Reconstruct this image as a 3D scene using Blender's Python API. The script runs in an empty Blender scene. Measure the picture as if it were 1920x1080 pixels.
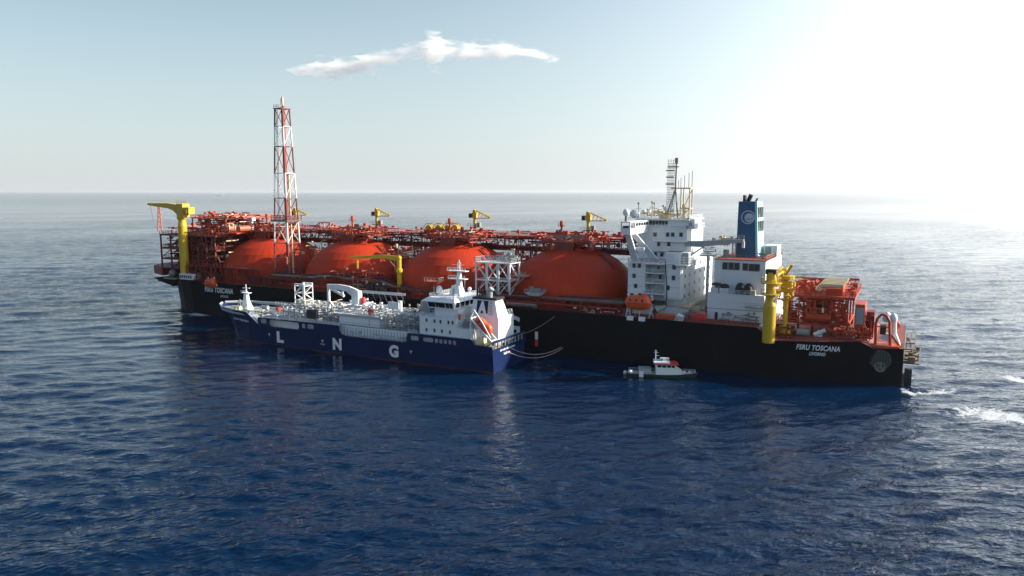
import bpy, bmesh, math, random
import numpy as np
from mathutils import Vector, Matrix
random.seed(7)
scn = bpy.context.scene
col = scn.collection
R = math.radians

# ---------------------------------------------------------------- camera
FPX = 1400.0                                   # focal length in photo pixels (1920 wide)
PITCH = math.atan(180 / FPX)
TH = math.atan(2610 / FPX)                     # the ships' bow direction, left of the view axis
CAM = Vector((134.24, -226.84, 49.0))          # drone position in metres; x runs aft along the ships, z = 0 is the sea
vh = Vector((-math.cos(TH), math.sin(TH), 0)); rh = Vector((math.sin(TH), math.cos(TH), 0))
fwd = vh * math.cos(PITCH) - Vector((0, 0, math.sin(PITCH)))
upv = vh * math.sin(PITCH) + Vector((0, 0, math.cos(PITCH)))
cd = bpy.data.cameras.new('camera'); cam = bpy.data.objects.new('camera', cd); col.objects.link(cam)
cd.sensor_width = 36; cd.lens = 36 * FPX / 1920; cd.clip_start = 1; cd.clip_end = 120000
cam.matrix_world = Matrix((( rh.x, upv.x, -fwd.x, CAM.x), (rh.y, upv.y, -fwd.y, CAM.y), (rh.z, upv.z, -fwd.z, CAM.z), (0, 0, 0, 1)))
scn.camera = cam
scn.cycles.volume_bounces = 6; scn.cycles.sample_clamp_direct = 1.6
scn.render.resolution_x = 1024; scn.render.resolution_y = 576

# ---------------------------------------------------------------- sun, sky, exposure
SUN_AZ = R(87); SUN_EL = R(25)                 # azimuth right of the view axis
sdir = (vh * math.cos(SUN_AZ) + rh * math.sin(SUN_AZ)) * math.cos(SUN_EL) + Vector((0, 0, math.sin(SUN_EL)))
sl = bpy.data.lights.new('sun', 'SUN'); sl.energy = 4.9; sl.angle = R(0.6); sl.color = (1.0, 0.88, 0.74)
so = bpy.data.objects.new('sun', sl); col.objects.link(so)
so.rotation_euler = sdir.to_track_quat('Z', 'Y').to_euler()
scn.view_settings.view_transform = 'Standard'; scn.view_settings.look = 'None'
scn.view_settings.exposure = 1.1; scn.view_settings.gamma = 1.0; scn.view_settings.use_curve_mapping = False

w = bpy.data.worlds.new('World'); scn.world = w; w.use_nodes = True
nt = w.node_tree; nt.nodes.clear()
def N(nt, typ, **kw):
    n = nt.nodes.new(typ)
    for k, v in kw.items():
        if k.startswith('i_'):
            key = k[2:]; key = int(key) if key.isdigit() else key.replace('_', ' ')
            n.inputs[key].default_value = v
        else: setattr(n, k, v)
    return n
def L(nt, a, b): nt.links.new(a, b)
def MATH(nt, op, a, b=None, c=None, clamp=False):
    n = nt.nodes.new('ShaderNodeMath'); n.operation = op; n.use_clamp = clamp
    for i, v in enumerate((a, b, c)):
        if v is None: continue
        if isinstance(v, (int, float)): n.inputs[i].default_value = v
        else: nt.links.new(v, n.inputs[i])
    return n.outputs[0]
def MIXC(nt, f, a, b, mode='MIX'):
    n = nt.nodes.new('ShaderNodeMix'); n.data_type = 'RGBA'; n.blend_type = mode
    for s, v in ((n.inputs['Factor'], f), (n.inputs[6], a), (n.inputs[7], b)):
        if isinstance(v, (int, float)): s.default_value = v
        elif isinstance(v, tuple): s.default_value = v if len(v) == 4 else v + (1,)
        else: nt.links.new(v, s)
    return n.outputs[2]
sky = N(nt, 'ShaderNodeTexSky', sky_type='NISHITA', sun_disc=False, sun_elevation=SUN_EL, sun_rotation=math.atan2(sdir.x, sdir.y),
        air_density=1.0, dust_density=1.6, ozone_density=1.2, altitude=0)
bg = N(nt, 'ShaderNodeBackground', i_Strength=0.05)
out = N(nt, 'ShaderNodeOutputWorld')
tc = N(nt, 'ShaderNodeTexCoord')
dot = N(nt, 'ShaderNodeVectorMath', operation='DOT_PRODUCT'); dot.inputs[1].default_value = sdir
L(nt, tc.outputs['Generated'], dot.inputs[0])
sep = N(nt, 'ShaderNodeSeparateXYZ'); L(nt, tc.outputs['Generated'], sep.inputs[0])
elev = MATH(nt, 'MAXIMUM', sep.outputs[2], 0.0)
# marine haze: pale air low over the sea, warmer and far brighter towards the sun
q = MATH(nt, 'MULTIPLY_ADD', dot.outputs['Value'], 0.5, 0.5)
glow = MATH(nt, 'MINIMUM', MATH(nt, 'MULTIPLY', MATH(nt, 'POWER', q, 6.4), 46.0), 13.0)
glow = MATH(nt, 'MULTIPLY', glow, MATH(nt, 'MULTIPLY_ADD', MATH(nt, 'POWER', MATH(nt, 'SUBTRACT', 1.0, elev), 2.0), 0.8, 0.2))
hz = MATH(nt, 'POWER', MATH(nt, 'SUBTRACT', 1.0, elev), 4.6)
tm = N(nt, 'ShaderNodeMapRange', clamp=True); tm.inputs[1].default_value = .30; tm.inputs[2].default_value = .75; L(nt, elev, tm.inputs[0])   # deeper blue overhead
base = MIXC(nt, 1.0, sky.outputs[0], MIXC(nt, tm.outputs[0], (0.82, 1.03, 1.06), (0.60, 1.05, 1.45)), 'MULTIPLY')
lf = N(nt, 'ShaderNodeVectorMath', operation='SCALE'); lf.inputs[0].default_value = (2.9, 4.3, 4.5); L(nt, MATH(nt, 'POWER', MATH(nt, 'SUBTRACT', 1.0, elev), 3.6), lf.inputs['Scale'])
lift = MIXC(nt, 1.0, base, lf.outputs[0], 'ADD')
h1 = MIXC(nt, MATH(nt, 'MULTIPLY', hz, 0.95), lift, (6.6, 6.8, 6.9))
gl = N(nt, 'ShaderNodeVectorMath', operation='SCALE'); gl.inputs[0].default_value = (1.0, 0.97, 0.93); L(nt, glow, gl.inputs['Scale'])
h2 = MIXC(nt, 1.0, h1, gl.outputs[0], 'ADD')
L(nt, h2, bg.inputs[0]); L(nt, bg.outputs[0], out.inputs[0])

# ---------------------------------------------------------------- helpers
def ray(px, py): return fwd + rh * ((px - 960) / FPX) + upv * ((540 - py) / FPX)
def AY(px, py, Y):                             # where the photo point meets the fore-and-aft plane y = Y
    d = ray(px, py); t = (Y - CAM.y) / d.y; p = CAM + d * t; return p.x, p.z
def AX(px, py, X):
    d = ray(px, py); t = (X - CAM.x) / d.x; p = CAM + d * t; return p.y, p.z
def AZ(px, py, Z=0.0):
    d = ray(px, py); t = (Z - CAM.z) / d.z; p = CAM + d * t; return p.x, p.y

class MB:
    def __init__(s): s.v = []; s.f = []; s.m = []; s.k = 0; s.sm = []; s.smooth = False
    def add(s, vs, fs):
        b = len(s.v); s.v += [tuple(v) for v in vs]
        for f in fs: s.f.append([b + i for i in f]); s.m.append(s.k); s.sm.append(s.smooth)
    def box(s, x0, x1, y0, y1, z0, z1):
        vs = [(x, y, z) for z in (z0, z1) for y in (y0, y1) for x in (x0, x1)]
        s.add(vs, [(0, 2, 3, 1), (4, 5, 7, 6), (0, 1, 5, 4), (1, 3, 7, 5), (3, 2, 6, 7), (2, 0, 4, 6)])
    def taper(s, b, t):                         # b, t = (x0,x1,y0,y1,z)
        vs = [(x, y, b[4]) for y in b[2:4] for x in b[0:2]] + [(x, y, t[4]) for y in t[2:4] for x in t[0:2]]
        s.add(vs, [(0, 2, 3, 1), (4, 5, 7, 6), (0, 1, 5, 4), (1, 3, 7, 5), (3, 2, 6, 7), (2, 0, 4, 6)])
    def prism(s, poly, y0, y1):                 # polygon in x,z swept from y0 to y1
        n = len(poly); vs = [(x, y0, z) for x, z in poly] + [(x, y1, z) for x, z in poly]
        s.add(vs, [tuple(range(n)), tuple(range(2 * n - 1, n - 1, -1))] + [(i, i + n, (i + 1) % n + n, (i + 1) % n) for i in range(n)])
    def prism_z(s, poly, z0, z1):
        n = len(poly); vs = [(x, y, z0) for x, y in poly] + [(x, y, z1) for x, y in poly]
        s.add(vs, [tuple(range(n - 1, -1, -1)), tuple(range(n, 2 * n))] + [(i, (i + 1) % n, (i + 1) % n + n, i + n) for i in range(n)])
    def prism_x(s, poly, x0, x1):
        n = len(poly); vs = [(x0, y, z) for y, z in poly] + [(x1, y, z) for y, z in poly]
        s.add(vs, [tuple(range(n)), tuple(range(2 * n - 1, n - 1, -1))] + [(i, i + n, (i + 1) % n + n, (i + 1) % n) for i in range(n)])
    def tube(s, p, q, r, r2=None, n=6, caps=True):
        p = Vector(p); q = Vector(q); d = q - p
        if d.length < 1e-6: return
        d.normalize(); a = d.orthogonal().normalized()
        if n == 4:
            zc = Vector((0, 0, 1)) if abs(d.z) < 0.95 else Vector((1, 0, 0))
            a = d.cross(zc).normalized(); a = (a + d.cross(a)).normalized()
        b = d.cross(a); r2 = r if r2 is None else r2
        vs = []
        for c, rr in ((p, r), (q, r2)):
            for i in range(n):
                t = 2 * math.pi * i / n; vs.append(c + a * (rr * math.cos(t)) + b * (rr * math.sin(t)))
        sv = s.smooth; s.smooth = n > 6 or sv
        s.add(vs, [(i, (i + 1) % n, (i + 1) % n + n, i + n) for i in range(n)])
        s.smooth = False
        if caps: s.add(vs, [tuple(range(n - 1, -1, -1)), tuple(range(n, 2 * n))])
        s.smooth = sv
    def bar(s, p, q, w): s.tube(p, q, w * 0.707, n=4)
    def path(s, pts, r, n=6):
        for a, b in zip(pts, pts[1:]): s.tube(a, b, r, n=n)
    def lathe(s, c, prof, n=24, a0=0.0):        # prof = (r, z)
        vs = []; m = len(prof)
        for i in range(n):
            t = a0 + 2 * math.pi * i / n
            for r, z in prof: vs.append((c[0] + r * math.cos(t), c[1] + r * math.sin(t), c[2] + z))
        fs = []
        for i in range(n):
            j = (i + 1) % n
            for k in range(m - 1): fs.append((i * m + k, j * m + k, j * m + k + 1, i * m + k + 1))
        s.add(vs, fs)
    def ball(s, c, r, n=10, sz=1.0):
        k = max(4, n // 2); sv = s.smooth; s.smooth = True
        s.lathe(c, [(max(1e-3, r * math.sin(math.pi * i / k)), -r * sz * math.cos(math.pi * i / k)) for i in range(k + 1)], n)
        s.smooth = sv
    def rail(s, pts, h=1.1, step=2.4, w=0.07, rails=2):
        for a, b in zip(pts, pts[1:]):
            a = Vector(a); b = Vector(b); k = max(1, int((b - a).length / step))
            for i in range(k + 1):
                p = a.lerp(b, i / k); s.bar(p, p + Vector((0, 0, h)), w)
            for j in range(rails):
                z = Vector((0, 0, h * (j + 1) / rails)); s.bar(a + z, b + z, w)
    def build(s, name, mats, parent=None, **props):
        me = bpy.data.meshes.new(name); me.from_pydata(s.v, [], s.f)
        if not isinstance(mats, (list, tuple)): mats = [mats]
        for m in mats: me.materials.append(m)
        me.polygons.foreach_set('material_index', s.m); me.polygons.foreach_set('use_smooth', s.sm)
        bm = bmesh.new(); bm.from_mesh(me); bmesh.ops.recalc_face_normals(bm, faces=bm.faces); bm.to_mesh(me); bm.free()
        return link(name, me, parent, **props)
def rootloc(p):
    v = Vector((0, 0, 0))
    while p is not None:
        if p.get('_root'): v += Vector(p.location)
        p = p.parent
    return v
def link(name, me, parent=None, **props):
    o = bpy.data.objects.new(name, me); col.objects.link(o)
    if parent is not None:
        o.parent = parent
        pw = Matrix.Translation(Vector(PW.get(parent.name, (0, 0, 0))))
        o.matrix_parent_inverse = pw.inverted()
    PW[o.name] = (0, 0, 0)
    for k, v in props.items(): o[k] = v
    return o
PW = {}
def thing(name, label, cat, loc, group=None):
    o = bpy.data.objects.new(name, None); col.objects.link(o); o.location = loc; o.empty_display_size = 2
    PW[o.name] = tuple(loc); o['label'] = label; o['category'] = cat
    if group: o['group'] = group
    return o
def tag(o, label, cat, group=None):
    o['label'] = label; o['category'] = cat
    if group: o['group'] = group
    return o
def dup(o, dx=0, dy=0, dz=0, parent=None):      # copy of a part with its sub-parts, shifted (meshes shared)
    c = o.copy(); col.objects.link(c); c.parent = parent or o.parent
    c.location = Vector(o.location) + Vector((dx, dy, dz)); PW[c.name] = tuple(Vector(PW[o.name]) + Vector((dx, dy, dz)))
    for ch in [k for k in bpy.data.objects if k.parent == o]:
        g = ch.copy(); col.objects.link(g); g.parent = c
        PW[g.name] = PW[ch.name]
    return c

# ---------------------------------------------------------------- materials
def mat(name, color, rough=0.55, vary=0.12, scale=0.25, metal=0.0, streak=0.0, rust=0.0, bump=0.02, spec=0.5, seams=0.0):
    m = bpy.data.materials.new(name); m.use_nodes = True; t = m.node_tree; b = t.nodes['Principled BSDF']
    co = N(t, 'ShaderNodeTexCoord'); c0 = color + (1,) if len(color) == 3 else color
    n1 = N(t, 'ShaderNodeTexNoise', i_Scale=scale, i_Detail=6.0, i_Roughness=0.65); L(t, co.outputs['Object'], n1.inputs['Vector'])
    dk = tuple(max(0, x * (1 - 2.2 * vary)) for x in color); lt = tuple(min(1, x * (1 + 1.2 * vary) + 0.01 * vary) for x in color)
    c = MIXC(t, n1.outputs[0], dk, lt)
    if streak or rust:
        mp = N(t, 'ShaderNodeMapping'); mp.inputs['Scale'].default_value = (1.3, 1.3, 0.10); L(t, co.outputs['Object'], mp.inputs[0])
        n2 = N(t, 'ShaderNodeTexNoise', i_Scale=0.9, i_Detail=5.0, i_Roughness=0.6); L(t, mp.outputs[0], n2.inputs['Vector'])
        rp = N(t, 'ShaderNodeMapRange', clamp=True); rp.inputs[1].default_value = 0.5; rp.inputs[2].default_value = 0.72; L(t, n2.outputs[0], rp.inputs[0])
        if streak: c = MIXC(t, MATH(t, 'MULTIPLY', rp.outputs[0], streak), c, tuple(x * 0.45 for x in color))
        if rust:
            n3 = N(t, 'ShaderNodeTexNoise', i_Scale=1.6, i_Detail=8.0, i_Roughness=0.7); L(t, mp.outputs[0], n3.inputs['Vector'])
            r3 = N(t, 'ShaderNodeMapRange', clamp=True); r3.inputs[1].default_value = 0.60; r3.inputs[2].default_value = 0.70; L(t, n3.outputs[0], r3.inputs[0])
            c = MIXC(t, MATH(t, 'MULTIPLY', r3.outputs[0], rust), c, (0.17, 0.055, 0.02))
    L(t, c, b.inputs['Base Color'])
    b.inputs['Roughness'].default_value = rough; b.inputs['Metallic'].default_value = metal; b.inputs['Specular IOR Level'].default_value = spec
    if bump:
        bp = N(t, 'ShaderNodeBump', i_Strength=0.4, i_Distance=bump); L(t, n1.outputs[0], bp.inputs['Height']); L(t, bp.outputs[0], b.inputs['Normal'])
    return m
M = {}
M['hull'] = mat('black_hull_paint', (0.0040, 0.0052, 0.0085), 0.6, 0.38, 0.09, streak=0.45, rust=0.10, bump=0.05, spec=0.10)
M['boot'] = mat('dark_red_boot_paint', (0.05, 0.006, 0.007), 0.6, 0.2, 0.1)
M['deckred'] = mat('red_oxide_deck', (0.24, 0.045, 0.03), 0.7, 0.25, 0.2, rust=0.2)
M['dome'] = mat('orange_red_tank_paint', (0.43, 0.033, 0.005), 0.6, 0.15, 0.07, streak=0.32, bump=0.03, spec=0.25)
M['red'] = mat('red_orange_steel', (0.42, 0.046, 0.012), 0.5, 0.28, 0.35, rust=0.15)
M['redd'] = mat('dull_red_steel', (0.17, 0.013, 0.007), 0.6, 0.35, 0.3, rust=0.3)
M['pink'] = mat('salmon_steel', (0.42, 0.10, 0.055), 0.5, 0.2, 0.4)
M['yel'] = mat('yellow_crane_paint', (0.52, 0.34, 0.010), 0.45, 0.12, 0.3, streak=0.2)
M['white'] = mat('white_ship_paint', (0.60, 0.64, 0.67), 0.45, 0.06, 0.2, streak=0.12, rust=0.10)
M['whitec'] = mat('clean_white_paint', (0.64, 0.68, 0.71), 0.4, 0.05, 0.3, streak=0.08)
M['cream'] = mat('cream_paint', (0.55, 0.45, 0.28), 0.5, 0.15, 0.4)
M['grey'] = mat('light_grey_paint', (0.27, 0.31, 0.33), 0.5, 0.15, 0.3, streak=0.2)
M['steel'] = mat('weathered_steel', (0.24, 0.23, 0.21), 0.5, 0.3, 0.5)
M['pipe'] = mat('grey_brown_pipe_lagging', (0.20, 0.16, 0.12), 0.5, 0.4, 0.4)
M['dark'] = mat('black_rubber_and_iron', (0.018, 0.018, 0.020), 0.6, 0.3, 0.5)
M['navy'] = mat('navy_blue_hull_paint', (0.0010, 0.0135, 0.070), 0.5, 0.15, 0.1, streak=0.15, spec=0.2)
M['blue'] = mat('funnel_blue_paint', (0.004, 0.075, 0.165), 0.5, 0.08, 0.2, streak=0.15)
M['cyan'] = mat('pale_blue_funnel_edge', (0.30, 0.62, 0.66), 0.45, 0.08, 0.2)
M['orange'] = mat('lifeboat_orange', (0.62, 0.09, 0.02), 0.45, 0.12, 0.6)
M['green'] = mat('green_boat_hull', (0.012, 0.055, 0.035), 0.45, 0.2, 0.3)
M['brightred'] = mat('bright_red_paint', (0.60, 0.035, 0.025), 0.45, 0.1, 0.6)
M['mark'] = mat('white_hull_lettering', (0.66, 0.69, 0.72), 0.5, 0.06, 0.5)
M['emblem'] = mat('grey_blue_emblem_paint', (0.42, 0.50, 0.58), 0.5, 0.06, 0.5)
M['ochre'] = mat('pale_yellow_lettering', (0.52, 0.50, 0.30), 0.5, 0.06, 0.5)
M['gun'] = mat('dull_grey_cast_iron', (0.085, 0.083, 0.078), 0.6, 0.3, 0.5)
M['seam'] = mat('faded_black_weld_seam', (0.012, 0.013, 0.016), 0.7, 0.4, 0.3, spec=.1)
M['rope'] = mat('pale_mooring_rope', (0.42, 0.33, 0.30), 0.8, 0.2, 1.0)
def glassmat():
    m = bpy.data.materials.new('dark_window_glass'); m.use_nodes = True; b = m.node_tree.nodes['Principled BSDF']
    b.inputs['Base Color'].default_value = (0.012, 0.016, 0.02, 1); b.inputs['Roughness'].default_value = 0.08; return m
M['glass'] = glassmat()

# ---------------------------------------------------------------- sea
def water_material():
    m = bpy.data.materials.new('sea_water'); m.use_nodes = True; t = m.node_tree; b = t.nodes['Principled BSDF']
    b.inputs['IOR'].default_value = 1.333; b.inputs['Base Color'].default_value = (0.0003, 0.0095, 0.042, 1)
    geo = N(t, 'ShaderNodeNewGeometry')
    dist = N(t, 'ShaderNodeVectorMath', operation='DISTANCE'); dist.inputs[1].default_value = CAM; L(t, geo.outputs['Position'], dist.inputs[0])
    mr = N(t, 'ShaderNodeMapRange', clamp=True); mr.inputs[1].default_value = 150; mr.inputs[2].default_value = 4000; mr.inputs[3].default_value = 0.02; mr.inputs[4].default_value = 0.14
    L(t, dist.outputs['Value'], mr.inputs[0]); L(t, mr.outputs[0], b.inputs['Roughness'])
    ang = math.atan2(vh.y, vh.x) + R(14)
    def layer(scale, stretch, detail, rot, rough=0.6, dist_=0.0):
        m0 = N(t, 'ShaderNodeMapping'); m0.inputs['Rotation'].default_value = (0, 0, -(ang + R(rot))); L(t, geo.outputs['Position'], m0.inputs[0])
        mp = N(t, 'ShaderNodeMapping'); mp.inputs['Scale'].default_value = (scale, scale / stretch, scale); L(t, m0.outputs[0], mp.inputs[0])
        n = N(t, 'ShaderNodeTexNoise', i_Scale=1.0, i_Detail=detail, i_Roughness=rough, i_Distortion=dist_); L(t, mp.outputs[0], n.inputs['Vector']); return n.outputs[0]
    def ridge(v):                               # sharpened crests
        return MATH(t, 'SUBTRACT', 1.0, MATH(t, 'ABSOLUTE', MATH(t, 'MULTIPLY_ADD', v, 2.6, -1.3)))
    a = ridge(layer(0.28, 3.6, 3, -14, 0.55, 0.25)); bb = ridge(layer(0.72, 3.0, 3, 16, 0.55, 0.25)); c = layer(1.9, 2.4, 4, 0, 0.62)
    h = MATH(t, 'ADD', MATH(t, 'MULTIPLY', a, 0.44), MATH(t, 'ADD', MATH(t, 'MULTIPLY', bb, 0.24), MATH(t, 'MULTIPLY', c, 0.13)))
    patch = layer(0.006, 2.5, 3, 30, 0.5)        # wind lanes: calmer and rougher water
    pr = N(t, 'ShaderNodeMapRange', clamp=True); pr.inputs[1].default_value = 0.35; pr.inputs[2].default_value = 0.65; pr.inputs[3].default_value = 0.35; pr.inputs[4].default_value = 1.5; L(t, patch, pr.inputs[0])
    fd = N(t, 'ShaderNodeMapRange', clamp=True); fd.inputs[1].default_value = 250; fd.inputs[2].default_value = 2600; fd.inputs[3].default_value = 1.0; fd.inputs[4].default_value = 0.28; L(t, dist.outputs['Value'], fd.inputs[0])
    sx = N(t, 'ShaderNodeSeparateXYZ'); L(t, geo.outputs['Position'], sx.inputs[0])   # calmer water in the lee of the hulls
    ly = MATH(t, 'DIVIDE', MATH(t, 'ADD', sx.outputs[1], 70.0), 62.0); lx = MATH(t, 'DIVIDE', MATH(t, 'ADD', sx.outputs[0], 5.0), 150.0)
    le = MATH(t, 'EXPONENT', MATH(t, 'MULTIPLY', MATH(t, 'ADD', MATH(t, 'POWER', MATH(t, 'ABSOLUTE', ly), 2.0), MATH(t, 'POWER', MATH(t, 'ABSOLUTE', lx), 4.0)), -1.0))
    lk = MATH(t, 'MULTIPLY_ADD', le, -0.68, 1.0)
    bp = N(t, 'ShaderNodeBump', i_Distance=1.0); L(t, MATH(t, 'MULTIPLY', MATH(t, 'MULTIPLY', pr.outputs[0], fd.outputs[0]), lk), bp.inputs['Strength']); L(t, h, bp.inputs['Height']); L(t, bp.outputs[0], b.inputs['Normal'])
    # foam: ragged white patches where the wash of the stern and bow breaks
    fm = None
    for (pa, pb, w_) in (((1762, 764), (2010, 802), 8.0), ((1860, 706), (1960, 720), 4.0), ((1706, 740), (1800, 728), 2.4), ((340, 588), (408, 592), 3.0), ((1690, 728), (1720, 742), 1.6)):
        a0 = Vector(AZ(*pa)); b0 = Vector(AZ(*pb)); c0 = (a0 + b0) / 2; l0 = (b0 - a0).length / 2; rot = math.atan2(b0.y - a0.y, b0.x - a0.x)
        sb = N(t, 'ShaderNodeVectorMath', operation='SUBTRACT'); sb.inputs[1].default_value = (c0.x, c0.y, 0); L(t, geo.outputs['Position'], sb.inputs[0])
        mr_ = N(t, 'ShaderNodeMapping'); mr_.inputs['Rotation'].default_value = (0, 0, -rot); L(t, sb.outputs[0], mr_.inputs[0])
        ms_ = N(t, 'ShaderNodeMapping'); ms_.inputs['Scale'].default_value = (1 / l0, 1 / w_, 0); L(t, mr_.outputs[0], ms_.inputs[0])
        ln_ = N(t, 'ShaderNodeVectorMath', operation='LENGTH'); L(t, ms_.outputs[0], ln_.inputs[0]); e = MATH(t, 'SUBTRACT', 1.0, ln_.outputs['Value'])
        fm = e if fm is None else MATH(t, 'MAXIMUM', fm, e)
    fn = N(t, 'ShaderNodeTexNoise', i_Scale=0.55, i_Detail=8.0, i_Roughness=0.75, i_Distortion=0.8); L(t, geo.outputs['Position'], fn.inputs['Vector'])
    fk = MATH(t, 'MULTIPLY', MATH(t, 'ADD', MATH(t, 'MULTIPLY', fm, 1.2), MATH(t, 'MULTIPLY_ADD', fn.outputs[0], 3.4, -1.95)), 2.2, clamp=True)
    fk = MATH(t, 'MULTIPLY', fk, MATH(t, 'GREATER_THAN', fm, -.1))
    L(t, MIXC(t, fk, (0.0001, 0.0105, 0.0360), (0.5, 0.54, 0.56)), b.inputs['Base Color'])
    L(t, MATH(t, 'MAXIMUM', mr.outputs[0], MATH(t, 'MULTIPLY', fk, .6)), b.inputs['Roughness'])
    return m
def fft_tile(n, size, amp, wind, lo, hi, seed, spread=4):
    rng = np.random.default_rng(seed); k = np.fft.fftfreq(n, size / n) * 2 * np.pi
    kx, ky = np.meshgrid(k, k, indexing='ij'); kk = np.hypot(kx, ky); kk[0, 0] = 1
    cs = (kx * wind[0] + ky * wind[1]) / kk
    P = np.exp(-1 / (kk * lo) ** 2) / kk ** 4 * np.abs(cs) ** spread * np.exp(-(kk * hi) ** 2)
    P[0, 0] = 0
    H = (rng.normal(size=(n, n)) + 1j * rng.normal(size=(n, n))) * np.sqrt(P)
    h = np.fft.ifft2(H).real; h = h / h.std() * amp; return h
def build_sea():
    wa = math.atan2(vh.y, vh.x) + R(14); wd = (math.cos(wa), math.sin(wa))
    T1 = fft_tile(512, 211.0, 0.21, wd, 3.0, 0.45, 3, 8); T2 = fft_tile(512, 83.0, 0.15, (math.cos(wa - .25), math.sin(wa - .25)), 0.9, 0.16, 5, 6)
    r = [55.0]
    while r[-1] < 90000:
        r.append(r[-1] * (1.0058 if r[-1] < 1500 else 1.02 if r[-1] < 6000 else 1.12))
    r = np.array(r); th = np.radians(np.concatenate([np.arange(-180, -46, 4.0), np.arange(-46, 46.01, 0.125), np.arange(50, 180.1, 4.0)]))
    va = math.atan2(vh.y, vh.x); RR, TT = np.meshgrid(r, th, indexing='ij')
    X = CAM.x + RR * np.cos(va - TT); Y = CAM.y + RR * np.sin(va - TT)
    def samp(T, size):
        n = T.shape[0]; u = (X / size * n) % n; v = (Y / size * n) % n; i = u.astype(int) % n; j = v.astype(int) % n; fu = u - np.floor(u); fv = v - np.floor(v)
        return T[i, j] * (1 - fu) * (1 - fv) + T[(i + 1) % n, j] * fu * (1 - fv) + T[i, (j + 1) % n] * (1 - fu) * fv + T[(i + 1) % n, (j + 1) % n] * fu * fv
    fade = np.clip(1 - (RR - 250) / 1600, 0, 1); fade2 = np.clip(1 - (RR - 120) / 350, 0, 1)
    inner = (np.abs(TT) < R(46.5))
    lee = 1 - 0.5 * np.exp(-((Y + 80) / 55) ** 2) * np.exp(-((X + 10) / 120) ** 4)
    Z = (samp(T1, 211.0) * fade + samp(T2, 83.0) * fade2) * inner * lee
    nr, nt_ = RR.shape; co = np.stack([X, Y, Z], -1).reshape(-1, 3)
    i = np.arange(nr - 1)[:, None] * nt_ + np.arange(nt_ - 1)[None, :]; q = np.stack([i, i + 1, i + 1 + nt_, i + nt_], -1).reshape(-1, 4)[:, ::-1]
    me = bpy.data.meshes.new('sea'); me.vertices.add(len(co) + 1); nf = len(q); cap = nt_
    co = np.vstack([co, [[CAM.x, CAM.y, 0]]]); me.vertices.foreach_set('co', co.ravel())
    tri = np.array([[len(co) - 1, k + 1, k] for k in range(nt_ - 1)])
    me.loops.add(nf * 4 + len(tri) * 3); me.loops.foreach_set('vertex_index', np.concatenate([q.ravel(), tri.ravel()]).astype(np.int32))
    me.polygons.add(nf + len(tri)); me.polygons.foreach_set('loop_start', np.concatenate([np.arange(nf) * 4, nf * 4 + np.arange(len(tri)) * 3]).astype(np.int32))
    me.update(calc_edges=True); me.polygons.foreach_set('use_smooth', np.ones(nf + len(tri), bool))
    me.materials.append(water_material()); o = bpy.data.objects.new('sea', me); col.objects.link(o); o['kind'] = 'structure'
    return o
build_sea()

# ================================================================ gas terminal ship
FS = thing('gas_terminal_ship', 'huge black hulled gas terminal ship with four orange red tank domes and blue funnel', 'ship', (0, 0, 0))

def hull_mesh(st, zb=-3.0):
    """st: (x, half breadth at the deck, half breadth at the waterline, deck z).  Lofted shell with deck."""
    b = MB(); rows = []
    for x, hd, hw, zd in st:
        xs = x[1] if isinstance(x, tuple) else x; xd = x[0] if isinstance(x, tuple) else x
        prof = []
        for f in (0.0, 0.12, 0.35, 0.62, 0.85, 1.0):
            z = zb + (zd - zb) * f; k = max(0.0, (z / zd)) if zd else 1
            e = k ** 1.6
            prof.append((xs + (xd - xs) * e, hw + (hd - hw) * e, z))
        rows.append(prof)
    vs = []; n = len(rows[0])
    for pr in rows:
        for x, h, z in pr: vs.append((x, -h, z))
        for x, h, z in reversed(pr): vs.append((x, h, z))
    m = 2 * n; fs = []
    for i in range(len(rows) - 1):
        for j in range(m - 1):
            if j == n - 1: continue
            fs.append((i * m + j, i * m + j + 1, (i + 1) * m + j + 1, (i + 1) * m + j))
    fs.append(tuple(range(m))); fs.append(tuple(range((len(rows) - 1) * m, len(rows) * m)))
    b.add(vs, fs)
    deck = MB(); dv = []
    for x, hd, hw, zd in st:
        xd = x[0] if isinstance(x, tuple) else x
        dv += [(xd, -hd + 0.15, zd - 0.05), (xd, hd - 0.15, zd - 0.05)]
    deck.add(dv, [(2 * i, 2 * i + 1, 2 * i + 3, 2 * i + 2) for i in range(len(st) - 1)])
    return b, deck
ZD = 13.4
st = [((-161, -158.5), .8, .3, 15.2), ((-157, -155), 4.8, 3.2, 15.0), ((-151, -149.5), 9.5, 7.8, 14.6), ((-144.5, -143.5), 14.2, 12.6, 14.0), (-137, 18.8, 17.2, 13.8), (-130, 22.3, 21, 13.6), (-122, 24.2, 23.4, ZD),
      (-105, 24.5, 24.3, ZD), (-60, 24.5, 24.5, ZD), (0, 24.5, 24.5, ZD), (60, 24.5, 24.5, ZD), (92, 24.5, 24.3, ZD), (99.2, 24.4, 24.0, ZD), (103.8, 24.2, 23.5, 10.3),
      (110, 23.6, 22.8, 10.5), (117, 22.6, 21.8, 10.9), (124.2, 21.2, 20.5, 11.4), (127.2, 20.6, 20.0, 9.8), (131, 19.8, 19.2, 10.0), (134, 19.0, 18.4, 10.1)]
hb, db = hull_mesh(st)
hb.build('hull', M['hull'], FS); db.build('deck', M['deckred'], FS)
# waterline paint strip just proud of the shell is hidden by the draught; draught pole mark and hull fittings
b = MB(); x, z = AY(1006, 622, -24.6); x2, z2 = AY(1006, 636, -24.6); x3, z3 = AY(1006, 649, -24.6)
b.box(x - .45, x + .45, -24.75, -24.4, z2, z); o = b.build('depth_mark', M['mark'], FS, label='white and red upright depth mark on the black hull')
b = MB(); b.box(x - .45, x + .45, -24.75, -24.4, z3, z2 - 0.02); b.build('depth_mark', M['brightred'], FS)

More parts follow.
